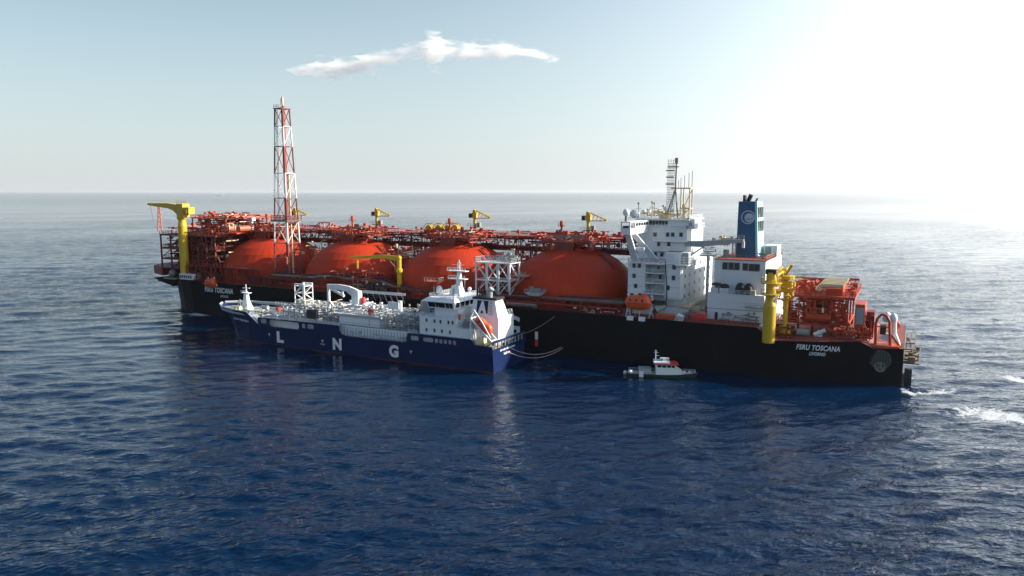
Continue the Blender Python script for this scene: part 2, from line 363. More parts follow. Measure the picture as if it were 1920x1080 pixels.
for z in (3.6, 8.4):
    b = MB(); b.box(-104, 92, -24.56, -24.48, z, z + .07); b.build('weld_seam', M['seam'], FS)
for k in range(17):
    x = -102 + k * 12.0; b = MB(); b.box(x, x + .07, -24.56, -24.44, .4, 13.2); b.build('weld_seam', M['seam'], FS)
# ---- lettering
def text_part(txt, width, height, material, parent, name='lettering', shear=0.25, bold=0.02, depth=0.05, xspace=1.08):
    c = bpy.data.curves.new('t', 'FONT'); c.body = txt; c.size = 1.0; c.shear = shear; c.offset = bold; c.extrude = 0.0; c.align_x = 'CENTER'; c.space_character = xspace
    o = bpy.data.objects.new('t', c); col.objects.link(o)
    dg = bpy.context.evaluated_depsgraph_get(); me = bpy.data.meshes.new_from_object(o.evaluated_get(dg)); bpy.data.objects.remove(o)
    v = np.zeros(len(me.vertices) * 3); me.vertices.foreach_get('co', v); v = v.reshape(-1, 3)
    lo = v.min(0); hi = v.max(0); v[:, 0] = (v[:, 0] - (lo[0] + hi[0]) / 2) / (hi[0] - lo[0]) * width; v[:, 1] = (v[:, 1] - lo[1]) / (hi[1] - lo[1]) * height
    return me, v
def wall_text(txt, p0, p1, height, material, parent, name='lettering', shear=0.25, bold=0.03, out=0.06, conform=None, **k):
    """flat lettering between two wall points p0 -> p1 (baseline), standing on the wall, reading left to right from outside"""
    p0 = Vector(p0); p1 = Vector(p1); d = p1 - p0; me, v = text_part(txt, d.length, height, material, parent, name, shear, bold, **k)
    dx = Vector((d.x, d.y, 0)).normalized(); nrm = Vector((dx.y, -dx.x, 0)); mid = (p0 + p1) / 2; dn = d.normalized()
    w_ = np.array([tuple(mid + dn * a + Vector((0, 0, 1)) * c + nrm * out) for a, c, _ in v])
    if conform is not None:
        for i in range(len(w_)): w_[i][1] = conform(w_[i][0], w_[i][2]) - .10
    me.vertices.foreach_set('co', w_.ravel()); me.materials.clear(); me.materials.append(material); me.name = name; me.update()
    return link(name, me, parent)
def hullY(x, z):                                 # port side of the terminal ship near the stern
    xs = [s[0] if not isinstance(s[0], tuple) else s[0][0] for s in st]
    hd = np.interp(x, xs, [s[1] for s in st]); hw = np.interp(x, xs, [s[2] for s in st]); zd = np.interp(x, xs, [s[3] for s in st])
    return -(hw + (hd - hw) * max(0, z / zd) ** 1.6)
a = AY(1493, 657, -23.0); c = AY(1575, 657, -21.8); z = 0.5 * (a[1] + c[1])
wall_text('FSRU TOSCANA', (a[0], hullY(a[0], z) - .1, z), (c[0], hullY(c[0], z) - .1, z), 1.45, M['mark'], FS, conform=hullY)
a = AY(1517, 666.5, -22.6); c = AY(1548, 667, -22.2); z = 0.5 * (a[1] + c[1])
wall_text('LIVORNO', (a[0], hullY(a[0], z) - .1, z), (c[0], hullY(c[0], z) - .1, z), 0.95, M['mark'], FS, conform=hullY)
a = AY(387, 546.5, -23.5); c = AY(439, 551, -24.0); z = 0.5 * (a[1] + c[1])
wall_text('FSRU TOSCANA', (a[0], hullY(a[0], z) - .15, z), (c[0], hullY(c[0], z) - .15, z), 2.1, M['mark'], FS, conform=hullY)
a = AY(417, 557, -23.5); c = AY(430, 558, -24.0); z = 0.5 * (a[1] + c[1])
wall_text('LIVORNO', (a[0], hullY(a[0], z) - .15, z), (c[0], hullY(c[0], z) - .15, z), 0.9, M['mark'], FS, conform=hullY)
# big side letters half hidden behind the small carrier
for ch, pxa, pxb, ya, yb in (('N', 783, 797, 569, 596), ('G', 957, 975, 591, 631)):
    a = AY(pxa, yb, -24.6); c = AY(pxb, yb, -24.6); t = AY(pxa, ya, -24.6)
    o = wall_text(ch, (a[0] - (2.5 if ch == 'G' else 0), -24.6, a[1]), (c[0], -24.6, a[1]), t[1] - a[1], M['mark'], FS, shear=0, bold=0.02)
# OLT emblem on the funnel comes with the funnel below

# ---- round intake plates on the quarter
xg, zg = AY(1650, 676, -21.0); y0 = hullY(xg, zg)
def disc_part(name, cx, cz, r, y, t, m, parent, n=28, ri=0.0):
    b = MB(); po = [(cx + r * math.cos(2 * math.pi * i / n), cz + r * math.sin(2 * math.pi * i / n)) for i in range(n)]
    if ri:
        pi_ = [(cx + ri * math.cos(2 * math.pi * i / n), cz + ri * math.sin(2 * math.pi * i / n)) for i in range(n)]
        vs = [(x, y - t, z) for x, z in po + pi_] + [(x, y + t, z) for x, z in po + pi_]; fs = []
        for i in range(n):
            j = (i + 1) % n; fs += [(i, j, n + j, n + i), (2 * n + i, 2 * n + j, j, i), (n + i, n + j, 3 * n + j, 3 * n + i)]
        b.add(vs, fs)
    else: b.prism(po, y - t, y + t)
    return b.build(name, m, parent)
yy = hullY(xg, zg) - 0.15
o = disc_part('round_grille', xg, zg, 2.55, yy, 0.25, M['gun'], FS)
b = MB()
for i in range(-3, 4): b.box(xg + i * .65 - .06, xg + i * .65 + .06, yy - .33, yy - .25, zg - math.sqrt(2.5**2 - (i * .65)**2), zg + math.sqrt(2.5**2 - (i * .65)**2))
for i in range(-3, 4): b.box(xg - math.sqrt(2.5**2 - (i * .65)**2), xg + math.sqrt(2.5**2 - (i * .65)**2), yy - .40, yy - .335, zg + i * .65 - .05, zg + i * .65 + .05)
b.build('grille_bars', M['dark'], o)
xr, zr = AY(1650, 688.5, -20.8)
o = disc_part('fairlead_plate', xr, zr, 1.35, yy - .1, 0.2, M['steel'], FS)
for k in range(3):
    t = R(90 + 60 + 120 * k); disc_part('hole', xr + .72 * math.cos(t), zr + .72 * math.sin(t), 0.30, yy - .32, 0.03, M['dark'], o, n=10)
# foreside anchor pocket: bright wedge of the bulb guard at the bow
b = MB(); x, z = AY(349, 545, -14.5); b.add([(x - 1, -14.9, z), (x + 1.6, -16.2, z), (x - 4.6, -11, z - 9), (x - 5.0, -10.5, z - 9)], [(0, 1, 2, 3)]);
# ---- turret overhang platform at the bow
b = MB(); b.prism_z([(-158, -14), (-146, -19), (-146, 14), (-158, 14), (-163, 6), (-163, -6)], 13.8, 17.3); b.build('bow_turret_deck', M['redd'], FS)
b = MB(); p = [AY(300, 519, -15), AY(318, 528, -15), AY(336, 535, -15), AY(345, 519, -15)]
b.prism([(x, z) for x, z in p], -18, -8); b.build('bow_chin', M['hull'], FS)
b = MB(); x, z = AY(321, 512, -20); b.ball((x + 1, -20, z), 1.6, 12); b.box(x - 3, x + 5, -21.5, -18.5, z - 2.4, z - 1.8); b.build('bow_fender_drum', M['steel'], FS)
b = MB()
pa = AY(297, 525.5, -16); pb = AY(328, 523, -16); b.bar((pa[0], -16, pa[1]), (pb[0], -14, pb[1]), .5)
pc = AY(316, 534, -16); pd = AY(328, 533, -16); b.bar((pa[0], -16, pa[1]), (pc[0], -14, pc[1]), .4); b.bar((pc[0], -14, pc[1]), (pd[0], -13, pd[1]), .5)
b.build('bow_boom', M['dark'], FS)

# ---- tank covers
DX = (-99.3, -54.2, -9.2, 35.7)
prof = [(21.7, 13.4), (21.6, 15.0), (21.1, 18.3), (19.8, 21.5), (17.7, 24.4), (14.9, 26.8), (11.4, 28.8), (7.6, 30.3), (3.4, 31.3), (0.01, 31.5)]
b = MB(); b.smooth = False; b.lathe((0, 0, 0), prof, 40, R(4)); b.smooth = True
dome0 = b.build('tank_cover', M['dome'], FS); dome0.location.x = DX[0]; PW[dome0.name] = (DX[0], 0, 0)
def on_dome(r, ang, up=0.12):
    return Vector((r * math.cos(ang), r * math.sin(ang), float(np.interp(r, [p[0] for p in prof[::-1]], [p[1] for p in prof[::-1]])) + up))
# sub-parts: weld rings and the stair running down the dome
for r in (21.1, 17.7, 11.4):
    b = MB()
    for i in range(40):
        a0 = R(4) + 2 * math.pi * i / 40; a1 = R(4) + 2 * math.pi * (i + 1) / 40; b.bar(on_dome(r, a0, -.08), on_dome(r, a1, -.08), .10)
    b.build('weld_ring', M['dome'], dome0)
b = MB(); ang = R(-16)
pts = [on_dome(11 + k * .9, ang, 0.25) for k in range(8)]; off = Vector((-math.sin(ang), math.cos(ang), 0)) * .55
for p, q in zip(pts, pts[1:]):
    for s in (-1, 1): b.bar(p + off * s, q + off * s, .14); b.bar(p + off * s + Vector((0, 0, 1)), q + off * s + Vector((0, 0, 1)), .1)
    b.add([p - off, p + off, q + off, q - off], [(0, 1, 2, 3)])
b.build('dome_stair', M['redd'], dome0)

def clutter(b, x0, x1, y0, y1, z0, z1, n, seed, s=1.0):
    """process piping: pipe runs, valves, small drums and boxes packed in a volume"""
    rg = random.Random(seed)
    for i in range(n):
        k = rg.random(); x = rg.uniform(x0, x1); y = rg.uniform(y0, y1); z = rg.uniform(z0, z1)
        if k < .34:
            l = rg.uniform(1.5, 5) * s; b.tube((max(x0, x - l), y, z), (min(x1, x + l), y, z), rg.uniform(.12, .35) * s, n=6)
        elif k < .52:
            l = rg.uniform(1.5, 5) * s; b.tube((x, max(y0, y - l), z), (x, min(y1, y + l), z), rg.uniform(.12, .3) * s, n=6)
        elif k < .74:
            b.tube((x, y, z0), (x, y, z), rg.uniform(.1, .3) * s, n=6)
        elif k < .86:
            r = rg.uniform(.35, .8) * s; b.tube((x, y, z), (x, y, min(z1 + .6, z + r * rg.uniform(1.5, 3))), r, n=8)
        else:
            r = rg.uniform(.4, 1.0) * s; b.box(x - r, x + r, y - r * .7, y + r * .7, z, z + r * rg.uniform(.6, 1.6))
# platforms on the dome tops
def dome_top(seed):
    b = MB(); b.box(-8.5, 8.5, -6.2, 6.4, 32.6, 33.0); b.lathe((0, 0, 29.4), [(3.4, .9), (3.4, 3.2)], 20); b.box(-12.5, -8.5, -2, 6.4, 32.0, 32.3); b.box(8.5, 12.5, -2, 6.4, 32.0, 32.3)
    for x in (-8, -3, 3, 8):
        for y in (-6, 6.5):
            zb = on_dome(math.hypot(x, y), 0).z; b.bar((x, y, zb), (x, y, 33), .35)
    b.box(-3.2, 2.8, -7.2, -5.8, 29.6, 33.0)
    o = b.build('tank_top_platform', M['redd'], FS)
    b = MB(); clutter(b, -11.3, 11.3, -6, 6.0, 32.6, 36.0, 120, seed, .8); clutter(b, -9, 9, -7, -2, 30.2, 32.6, 50, seed + 7, .8); b.build('pipework', M['red'], o, kind='stuff')
    b = MB(); clutter(b, -8, 8, -6, 6, 33.0, 35.6, 22, seed + 50, .9); b.build('valve_cluster', M['steel'], o, kind='stuff')
    b = MB(); clutter(b, -7, 9, -6, 6, 33.0, 35.6, 14, seed + 90, .8); b.build('lagged_pipework', M['pink'], o, kind='stuff')
    b = MB(); b.rail([(-8.5, -6.2, 33), (8.5, -6.2, 33), (8.5, 7, 33), (-8.5, 7, 33), (-8.5, -6.2, 33)], 1.2, 1.6, .09); b.build('railing', M['pink'], o)
    return o
tops = []
for i, x in enumerate(DX):
    t = dome_top(20 + i); t.location.x = x; PW[t.name] = (x, 0, 0)
    for ch in [k for k in bpy.data.objects if k.parent == t]: ch.matrix_parent_inverse = Matrix.Identity(4)
for ch in [k for k in bpy.data.objects if k.parent == dome0]: ch.matrix_parent_inverse = Matrix.Identity(4)
for x in DX[1:]: dup(dome0, dx=x - DX[0])

# ---- long pipe rack bridge behind the dome tops
def rack(x0, x1, y0, y1, z0, z1, step=4.6):
    b = MB()
    for y in (y0, y1):
        for z in (z0, z1): b.bar((x0, y, z), (x1, y, z), .45)
        n = int((x1 - x0) / step)
        for i in range(n + 1):
            x = x0 + (x1 - x0) * i / n; b.bar((x, y, z0), (x, y, z1), .28)
            if i < n: xn = x0 + (x1 - x0) * (i + 1) / n; b.bar((x, y, z0 if i % 2 else z1), (xn, y, z1 if i % 2 else z0), .22)
    o = b.build('pipe_bridge', M['redd'], FS)
    b = MB(); b.box(x0, x1, y0, y1, z0 - .1, z0 + .15); b.build('lower_floor', M['redd'], o)
    b = MB(); b.box(x0, x1, y0, y1, z1 + .05, z1 + .2); b.build('walkway', M['red'], o)
    for k, (yy, zz, r, mm) in enumerate(((y0 + .8, z0 + .8, .45, 'redd'), (y0 + 1.8, z0 + .7, .35, 'pink'), (y0 + .7, z1 - .7, .3, 'red'), (y0 + 3.0, z0 + .9, .5, 'redd'), (y1 - 1, z0 + .9, .45, 'pipe'))):
        b = MB(); b.tube((x0, yy, zz), (x1, yy, zz), r, n=8); b.build('pipe', M[mm], o)
    b = MB(); b.rail([(x0, y0, z1 + .2), (x1, y0, z1 + .2)], 1.2, 1.7, .08); b.rail([(x0, y1, z1 + .2), (x1, y1, z1 + .2)], 1.2, 3, .08); b.build('railing', M['pink'], o)
    return o
pr = rack(-128, 64, 6.6, 12.6, 28.6, 33.4)
b = MB(); clutter(b, -126, 62, 5.4, 8, 28.8, 33.2, 300, 400, .9); b.build('bridge_pipework', M['redd'], pr, kind='stuff')
b = MB(); clutter(b, -126, 62, 5.8, 12, 33.4, 35.2, 190, 401, .7); b.build('bridge_top_pipework', M['red'], pr, kind='stuff')
b = MB(); clutter(b, -126, 62, 5.0, 8, 29.4, 35.4, 90, 402, .55); b.build('bridge_fittings', M['pink'], pr, kind='stuff')
b = MB(); clutter(b, -126, 62, 5.0, 8, 29.4, 35.0, 60, 403, .6); b.build('bridge_valves', M['dark'], pr, kind='stuff')
for xm in (-121, -77, -69, -34, -29, 10.5, 16, 57, 61):
    b = MB()
    for y in (7.6, 12.2):
        b.tube((xm, y, ZD), (xm, y, 30), .42, n=8)
    for z0, z1 in ((14, 22), (22, 30)):
        b.bar((xm, 7.6, z0), (xm, 12.2, z1), .3); b.bar((xm, 12.2, z0), (xm, 7.6, z1), .3)
    b.build('bridge_leg', M['redd'], FS)
for xm in (-77, -34, 10.5):
    b = MB()
    for s in (-1, 1):
        for y in (7.6, 12.2): b.bar((xm + 4, y, 22), (xm + 4 + s * 5, y, 30), .3)
    b.build('bridge_brace', M['redd'], FS)
# equipment filling the gaps between domes
for i, xm in enumerate((-76.8, -31.7, 13.2)):
    b = MB(); b.box(xm - 5, xm + 5, -3, 6, 14, 20); clutter(b, xm - 6.5, xm + 6.5, -8, 6, 18, 28.5, 90 if i == 1 else 70 if i == 2 else 26, 300 + i, 1.0)
    b.build('interdome_pipework', M['red'], FS, kind='stuff')
    b = MB(); clutter(b, xm - 6, xm + 6, -6, 6, 20, 30, 26, 330 + i, .8); b.build('interdome_valves', M['cream'], FS, kind='stuff')
# two dark frames and cross beams seen against the sea
for xm in (-73, -64):
    pass

# ---- vents, small cranes and reels along the bridge
def vent(px, ytop, ybase, Y, m='red'):
    x, zt = AY(px, ytop, Y); zb = AY(px, ybase, Y)[1]
    b = MB(); b.tube((x, Y, zb), (x, Y, zt - 1.2), .36, n=10); b.lathe((x, Y, zt - 2.0), [(.36, 0), (.66, .35), (.66, 1.7), (.4, 2.0), (.01, 2.05)], 12)
    o = b.build('vent_mast', M[m], FS); b = MB(); b.lathe((x, Y, zt - 1.9), [(1.05, 0), (1.05, .12), (.95, .12), (.95, 0)], 12)
    for i in range(6): t = i * R(60); b.bar((x + 1.3 * math.cos(t), Y + 1.3 * math.sin(t), zt - 1.9), (x + 1.3 * math.cos(t), Y + 1.3 * math.sin(t), zt - .9), .08)
    b.build('ring_rail', M['pink'], o)
for px, yt, yb in ((500, 402, 432), (660.5, 405, 436), (843, 409, 440), (1053, 414, 445)): vent(px, yt, yb, 2.0)
def deck_crane(px, ytop, ybase, Y):
    x, zt = AY(px, ytop, Y); zb = AY(px, ybase, Y)[1]; hh = zt - zb
    b = MB(); b.tube((x, Y, zb), (x, Y, zt - 1.0), .62, .5, n=10); o = b.build('deck_crane', M['yel'], FS)
    b = MB(); b.box(x - .6, x + .9, Y - .6, Y + .6, zt - 2.4, zt - .1); b.prism([(x - .7, zt - .1), (x + .6, zt - .1), (x + .1, zt + .8), (x - .4, zt + .8)], Y - .4, Y + .4); b.build('slewing_house', M['yel'], o)
    b = MB()
    for y in (-.35, .35):
        b.bar((x + .4, Y + y, zt + .5), (x + 6.6, Y + y, zt - 2.0), .26); b.bar((x + 1, Y + y, zt - 2.3), (x + 6.6, Y + y, zt - 2.2), .3)
    for i in range(4): xx = x + 1.6 + i * 1.3; b.bar((xx, Y, zt - 2.3), (xx + .6, Y, zt + .1 - i * .45), .16)
    b.build('jib', M['yel'], o)
    b = MB(); b.box(x - 2.1, x - 1.1, Y - .7, Y + .7, zt - 2.2, zt - .6); b.build('counterweight', M['dark'], o)
    b = MB(); b.lathe((x, Y, zt - 5.6), [(1.9, 0), (1.9, .2), (.6, .2)], 10)
    b.build('crane_platform', M['dark'], o)
    b = MB(); b.box(x + 1.1, x + 2.4, Y - .6, Y + .6, zt - 5.3, zt - 3.9); b.rail([(x - 1.9, Y - 1.9, zt - 5.4), (x + 1.9, Y - 1.9, zt - 5.4)], 1.1, 1, .1); b.build('winch', M['steel'], o)
for px, yt, yb in ((553, 393, 434), (706, 394, 434), (890, 397, 438), (1103, 401, 446)): deck_crane(px, yt, yb, 5.0)
# four yellow hose reels
for px in (806, 824, 841, 855):
    x, z = AY(px, 429, 9.0); b = MB(); r = 2.1
    for y in (-1.0, 1.0):
        for i in range(16):
            t0 = i * R(22.5); t1 = (i + 1) * R(22.5)
            b.bar((x + r * math.cos(t0), 9 + y, z + r * math.sin(t0)), (x + r * math.cos(t1), 9 + y, z + r * math.sin(t1)), .22)
            if i % 4 == 0: b.bar((x, 9 + y, z), (x + r * math.cos(t0), 9 + y, z + r * math.sin(t0)), .16)
    b.tube((x, 8.0, z), (x, 10.0, z), 1.45, n=14)
    o = b.build('hose_reel', M['yel'], FS)
    b = MB()
    for s in (-1, 1): b.bar((x + s * 1.3, 9, z - 3.2), (x, 9 + 1.1 * s, z), .25)
    b.build('reel_stand', M['pink'], o)
# white small mast by the bow module, davit frame near the first gap
x, z = AY(471, 405, 0); zb = AY(471, 434, 0)[1]
b = MB(); b.tube((x, 0, zb), (x, 0, z - 1.8), .75, .6, n=10); b.box(x - 1.6, x + 1.4, -1, 1, z - 2, z); b.bar((x, 0, z - 4), (x + 2.6, 0, z - 3), .4); b.build('white_signal_mast', M['whitec'], FS)
x, z = AY(604, 417, 10); b = MB()
pt = [AY(585, 437, 10), AY(594, 424, 10), AY(603, 417, 10), AY(622, 418, 10), AY(623, 437, 10), AY(608, 437, 10)]
for y in (9, 11):
    for p, q in ((0, 1), (1, 2), (2, 3), (3, 4), (2, 5), (1, 5), (3, 5)): b.bar((pt[p][0], y, pt[p][1]), (pt[q][0], y, pt[q][1]), .32)
for p in range(5): b.bar((pt[p][0], 9, pt[p][1]), (pt[p][0], 11, pt[p][1]), .25)
b.build('davit_frame', M['pink'], FS)
for px in (726, 1013, 1164):
    x, z = AY(px, 440, 8); b = MB(); b.tube((x, 7.6, z - .9), (x, 7.6, z + 1.0), .9, n=10); b.build('deck_drum', M['brightred'], FS)

# ---- flare tower: red and white four-legged lattice with flare pipes
def flare():
    o = thing_part('flare_tower')
    x0, y0 = -77.2, -15.2; zb, zt = ZD, 80.0; hb_, ht = 3.9, 1.95
    def leg(sx, sy, f): h = hb_ + (ht - hb_) * min(1, f * 1.0); return Vector((x0 + sx * h, y0 + sy * h * .9, zb + (zt - zb) * f))
    bands = [0, .19, .345, .50, .62, .74, .865, 1.0]; cols = ['redd', 'redd', 'whitec', 'redd', 'whitec', 'redd', 'whitec', 'redd']
    zs = [.03 + i * .097 for i in range(11)]
    def seg(b, p, q, w): b.bar(p, q, w)
    bands = [0.0, .115, .235, .345, .475, .615, .77, .885, 1.0]; mats = ['redd', 'redd', 'whitec', 'redp', 'whitec', 'whitec', 'redp', 'whitec', 'redp']
    bands = [0.0, .10, .245, .37, .50, .64, .79, .90, 1.0]
    for i in range(8):
        m = ('redp', 'redp', 'whitec', 'redp', 'whitec', 'whitec', 'redp', 'whitec', 'redp')[i + (1 if i > 6 else 0)] if i != 7 else 'redp'
        m = ('redp', 'redp', 'whitec', 'redp', 'whitec', 'redp', 'whitec', 'redp')[i]
        f0, f1 = bands[i], bands[i + 1]; b = MB(); C = [(-1, -1), (1, -1), (1, 1), (-1, 1)]
        for sx, sy in C: b.tube(leg(sx, sy, f0), leg(sx, sy, f1), .29, n=8)
        for k in range(4):
            a_, c_ = C[k], C[(k + 1) % 4]; fl = i % 2 == 0
            b.tube(leg(*a_, f1), leg(*c_, f1), .15, n=6)
            b.tube(leg(*(a_ if fl else c_), f0), leg(*(c_ if fl else a_), f1), .13, n=6)
        b.build('lattice_section', M[m], o)
    b = MB(); b.tube((x0 + .6, y0, zb), (x0 + .6, y0, zt + 1.0), .6, n=10); b.build('flare_pipe', M['red'], o)
    b = MB(); b.tube((x0 + 1.9, y0 + .9, zb), (x0 + 1.4, y0 + .6, zt - 24), .35, n=8); b.build('flare_pipe', M['cream'], o)
    b = MB(); b.tube((x0 + .4, y0, zt + 1.0), (x0 + .2, y0, 84.2), .42, n=8); b.tube((x0 - .6, y0, zt), (x0 - .6, y0, 83.6), .12, n=6); b.build('flare_tip', M['cream'], o)
    b = MB(); 
    for yy_ in (-2.0, 2.0): b.box(x0 - 2.3, x0 + 2.3, y0 + yy_ - .3, y0 + yy_ + .3, zt - .15, zt + .15)
    b.box(x0 - 2.2, x0 - .6, y0 - 1.7, y0 + 1.7, zt - .12, zt + .12); b.rail([(x0 - 2.2, y0 - 2.0, zt + .15), (x0 + .5, y0 - 2.0, zt + .15)], 1.1, 1.2, .12); b.build('top_platform', M['redp'], o)
    f = .372; h = 3.9; z = zb + (zt - zb) * f; b = MB()
    for a_, c_ in (((-1, -1), (1, -1)), ((1, -1), (1, 1)), ((1, 1), (-1, 1)), ((-1, 1), (-1, -1))):
        p = Vector((x0 + a_[0] * h, y0 + a_[1] * h, z)); q = Vector((x0 + c_[0] * h, y0 + c_[1] * h, z)); b.bar(p, q, .55); b.rail([p, q], 1.9, 1.5, .2, 3)
    b.build('ring_platform', M['redp'], o)
    b = MB()
    for s in (-.3, .3): b.bar((x0 - 2.2, y0 - 1.8 + s, zb + 20), (x0 - 1.5, y0 - 1.2 + s, zt), .12)
    for k in range(70): zz = zb + 21 + k * .64; t = (zz - zb - 20) / 46; xx = x0 - 2.2 + .7 * t; yy_ = y0 - 1.8 + .6 * t; b.bar((xx, yy_ - .3, zz), (xx, yy_ + .3, zz), .09)
    b.build('ladder', M['grey'], o)
def thing_part(name, parent=None):
    b = MB(); b.box(-83, -71, -21, -9, 13.36, 13.5); return b.build(name, M['redd'], FS)
M['redp'] = mat('faded_dark_red_paint', (0.17, 0.045, 0.05), 0.55, 0.25, 0.4)
flare()
b = MB(); pt = [AY(516, 503, -21), AY(516, 485, -21), AY(538, 483, -21), AY(538, 495, -21)]
b.path([(x, -21, z) for x, z in pt], .3, 6); b.build('goalpost_frame', M['pink'], FS)

# ---- port side structure: columns, walkway, red wall, long lagged pipes
b = MB(); b.box(-126, 60, -20.6, -19.8, ZD, 16.6); b.build('side_bulkhead', M['redd'], FS)
b = MB(); b.box(-126, -84, -22.6, -19.8, 19.2, 19.6); b.rail([(-126, -22.5, 19.6), (-84, -22.5, 19.6)], 1.1, 2.0, .1); b.build('side_walkway', M['redd'], FS)
b = MB(); b.box(-84, 61, -23.2, -20.6, 16.5, 16.75); b.rail([(-84, -23.1, 16.75), (61, -23.1, 16.75)], 1.1, 2.6, .08); b.build('side_walkway', M['redd'], FS)
x = -126.0; k = 0
while x < 60:
    zt = 19.3 if x < -84 else 16.6
    b = MB(); b.bar((x, -22.6, ZD), (x, -22.6, zt), .42 if k % 4 == 0 else .3)
    if k % 4 == 1: b.bar((x, -22.6, ZD + .5), (x + 2.8, -22.6, zt - .3), .2)
    b.build('side_column', M['red'] if k % 5 == 0 else M['redd'], FS); x += 2.9; k += 1
b = MB(); b.rail([(-124, -24.2, ZD), (92, -24.2, ZD)], 1.1, 2.4, .09, 3); b.build('bulwark_rail', M['redd'], FS)
zl = 17.5
pts = [(-79, -21.6, 17.7), (-58, -21.6, 17.9), (-55, -21.6, 18.6), (-27, -21.6, 18.2), (-22, -21.6, 16.6), (-16, -21.6, 16.0), (61, -21.6, 16.9)]
b = MB(); b.path(pts, .55, 8); b.build('lagged_pipe', M['pipe'], FS)
b = MB(); b.path([(x, -20.4, z + .6) for x, y, z in pts], .45, 8); b.build('lagged_pipe', M['dark'], FS)
b = MB(); b.path([(-74, -23, 15.0), (-30, -23, 15.0)], .3, 6); b.path([(-12, -23, 15.2), (60, -23, 15.2)], .28, 6); b.build('deck_pipe', M['red'], FS)
xa, za = AY(950, 569, -23.6); xb, zb_ = AY(1006, 573.5, -23.6); b = MB(); b.tube((xa, -23.6, za), (xb, -23.6, zb_), .6, n=10); b.build('stowed_pipe', M['steel'], FS)
b = MB(); clutter(b, -52, -24, -23.4, -18, 14, 20.6, 150, 41, .8); b.build('manifold_pipework', M['redd'], FS, kind='stuff')
b = MB(); clutter(b, -46, -26, -23.8, -20, 15.5, 21.5, 26, 43, .7); b.build('manifold_valves', M['pink'], FS, kind='stuff')
b = MB(); clutter(b, -38, -24, -24, -21, 15.5, 18.3, 20, 44, .7); b.build('manifold_fittings', M['steel'], FS, kind='stuff')
b = MB(); clutter(b, -122, -60, -23.6, -20.8, 14, 18.6, 120, 45, .6); b.build('side_pipework', M['redd'], FS, kind='stuff')
b = MB(); clutter(b, -12, 60, -23.8, -21, 13.6, 15.9, 120, 46, .55); b.build('side_pipework', M['redd'], FS, kind='stuff')
b = MB(); clutter(b, 46, 60, -24, -21.5, 13.6, 14.8, 16, 47, .5); b.build('deck_fittings', M['mark'], FS, kind='stuff')
# loading arms: black upright hoses on the white beam
xa, za = AY(683, 543, -26); xb, zb_ = AY(759, 549, -26)
b = MB(); b.box(xa, xb, -26.6, -25.6, za - 1.1, zb_ - .2); 
for i in range(7): x = xa + (xb - xa) * (i + .5) / 7; b.bar((x, -26, za - 1.1), (x, -24.6, ZD - 1.5), .22)
b.build('loading_beam', M['whitec'], FS)
for px in (690, 697.5, 705, 717):
    x, z = AY(px, 534, -25.4); x2, z2 = AY(px + 2, 560, -25.4); b = MB(); b.tube((x, -25.2, z), (x2, -25.6, z2), .42, n=8); b.ball((x, -25.2, z), .7, 8); b.ball((x2, -25.6, z2), .6, 8); b.build('loading_arm', M['dark'], FS)
# small white landing platforms on the side
for px, py, wd in ((813, 527, 5.2), (1003, 549, 5.6)):
    x, z = AY(px, py, -22.8); b = MB(); b.taper((x - wd * .3, x + wd * .3, -23.6, -21.4, z - .9), (x - wd * .5, x + wd * .5, -24.4, -21, z)); o = b.build('landing_platform', M['whitec'] if px > 900 else M['pink'], FS)
    b = MB(); b.rail([(x - wd * .5, -24.4, z), (x + wd * .5, -24.4, z), (x + wd * .5, -21, z)], 1.2, 1.1, .12); b.build('railing', M['grey'], o)
    b = MB(); b.bar((x - 1, -23, z - .9), (x - 1, -23, ZD), .3); b.bar((x + 1, -23, z - .9), (x + 1, -23, ZD), .3); b.build('platform_leg', M['redd'], o)
    if px > 900:
        b = MB(); b.tube((x - 1.2, -22.6, z), (x - 1.2, -22.6, z + 1.8), .8, n=10); b.box(x, x + 1.6, -23.4, -22, z, z + 1.4); b.build('winch', M['steel'], o)

# ---- white lattice landing tower by the third dome
x0, zt = AY(894, 490, -21); x1 = AY(961, 490, -21)[0]; zb2 = 16.6; ytw = (-22.5, -15.5)
wt = MB(); wt.box(x0, x1, ytw[0], ytw[1], zt - .3, zt); wt = wt.build('access_tower', M['whitec'], FS)
b = MB(); zm = (zt + zb2) / 2 - .6; xs = [x0 + .4, (x0 * 2 + x1) / 3 + .2, (x0 + 2 * x1) / 3, x1 - .4]
for y in ytw:
    yv = y + (.3 if y < -20 else -.3)
    for x in xs: b.bar((x, yv, zb2), (x, yv, zt - .3), .42)
    for z in (zm,): b.bar((xs[0], yv, z), (xs[-1], yv, z), .35)
b.build('tower_leg', M['whitec'], wt)
for y in ytw:
    yv = y + (.3 if y < -20 else -.3)
    for i in range(3):
        for (za, zb_) in ((zb2, zm), (zm, zt - .3)):
            b = MB(); s = (i + (za == zm)) % 2
            b.bar((xs[i + s], yv, za), (xs[i + 1 - s], yv, zb_), .26)
            if i == 1: b.bar((xs[i + 1 - s], yv, za), (xs[i + s], yv, zb_), .26)
            b.build('brace', M['whitec'], wt)
b = MB()
for x in (xs[0], xs[-1]):
    b.bar((x, ytw[0] + .3, zm), (x, ytw[1] - .3, zm), .3); b.bar((x, ytw[0] + .3, zb2), (x, ytw[1] - .3, zm), .25); b.bar((x, ytw[1] - .3, zm), (x, ytw[0] + .3, zt), .25)
b.build('side_brace', M['whitec'], wt)
b = MB(); b.box(x0 + .4, x1 - .4, ytw[0] + .4, ytw[1] - .4, zm - .15, zm); b.build('middle_deck', M['grey'], wt)
b = MB(); b.rail([(x0, ytw[0], zt), (x1, ytw[0], zt), (x1, ytw[1], zt), (x0, ytw[1], zt), (x0, ytw[0], zt)], 1.5, 1.0, .11, 3); b.build('railing', M['grey'], wt)
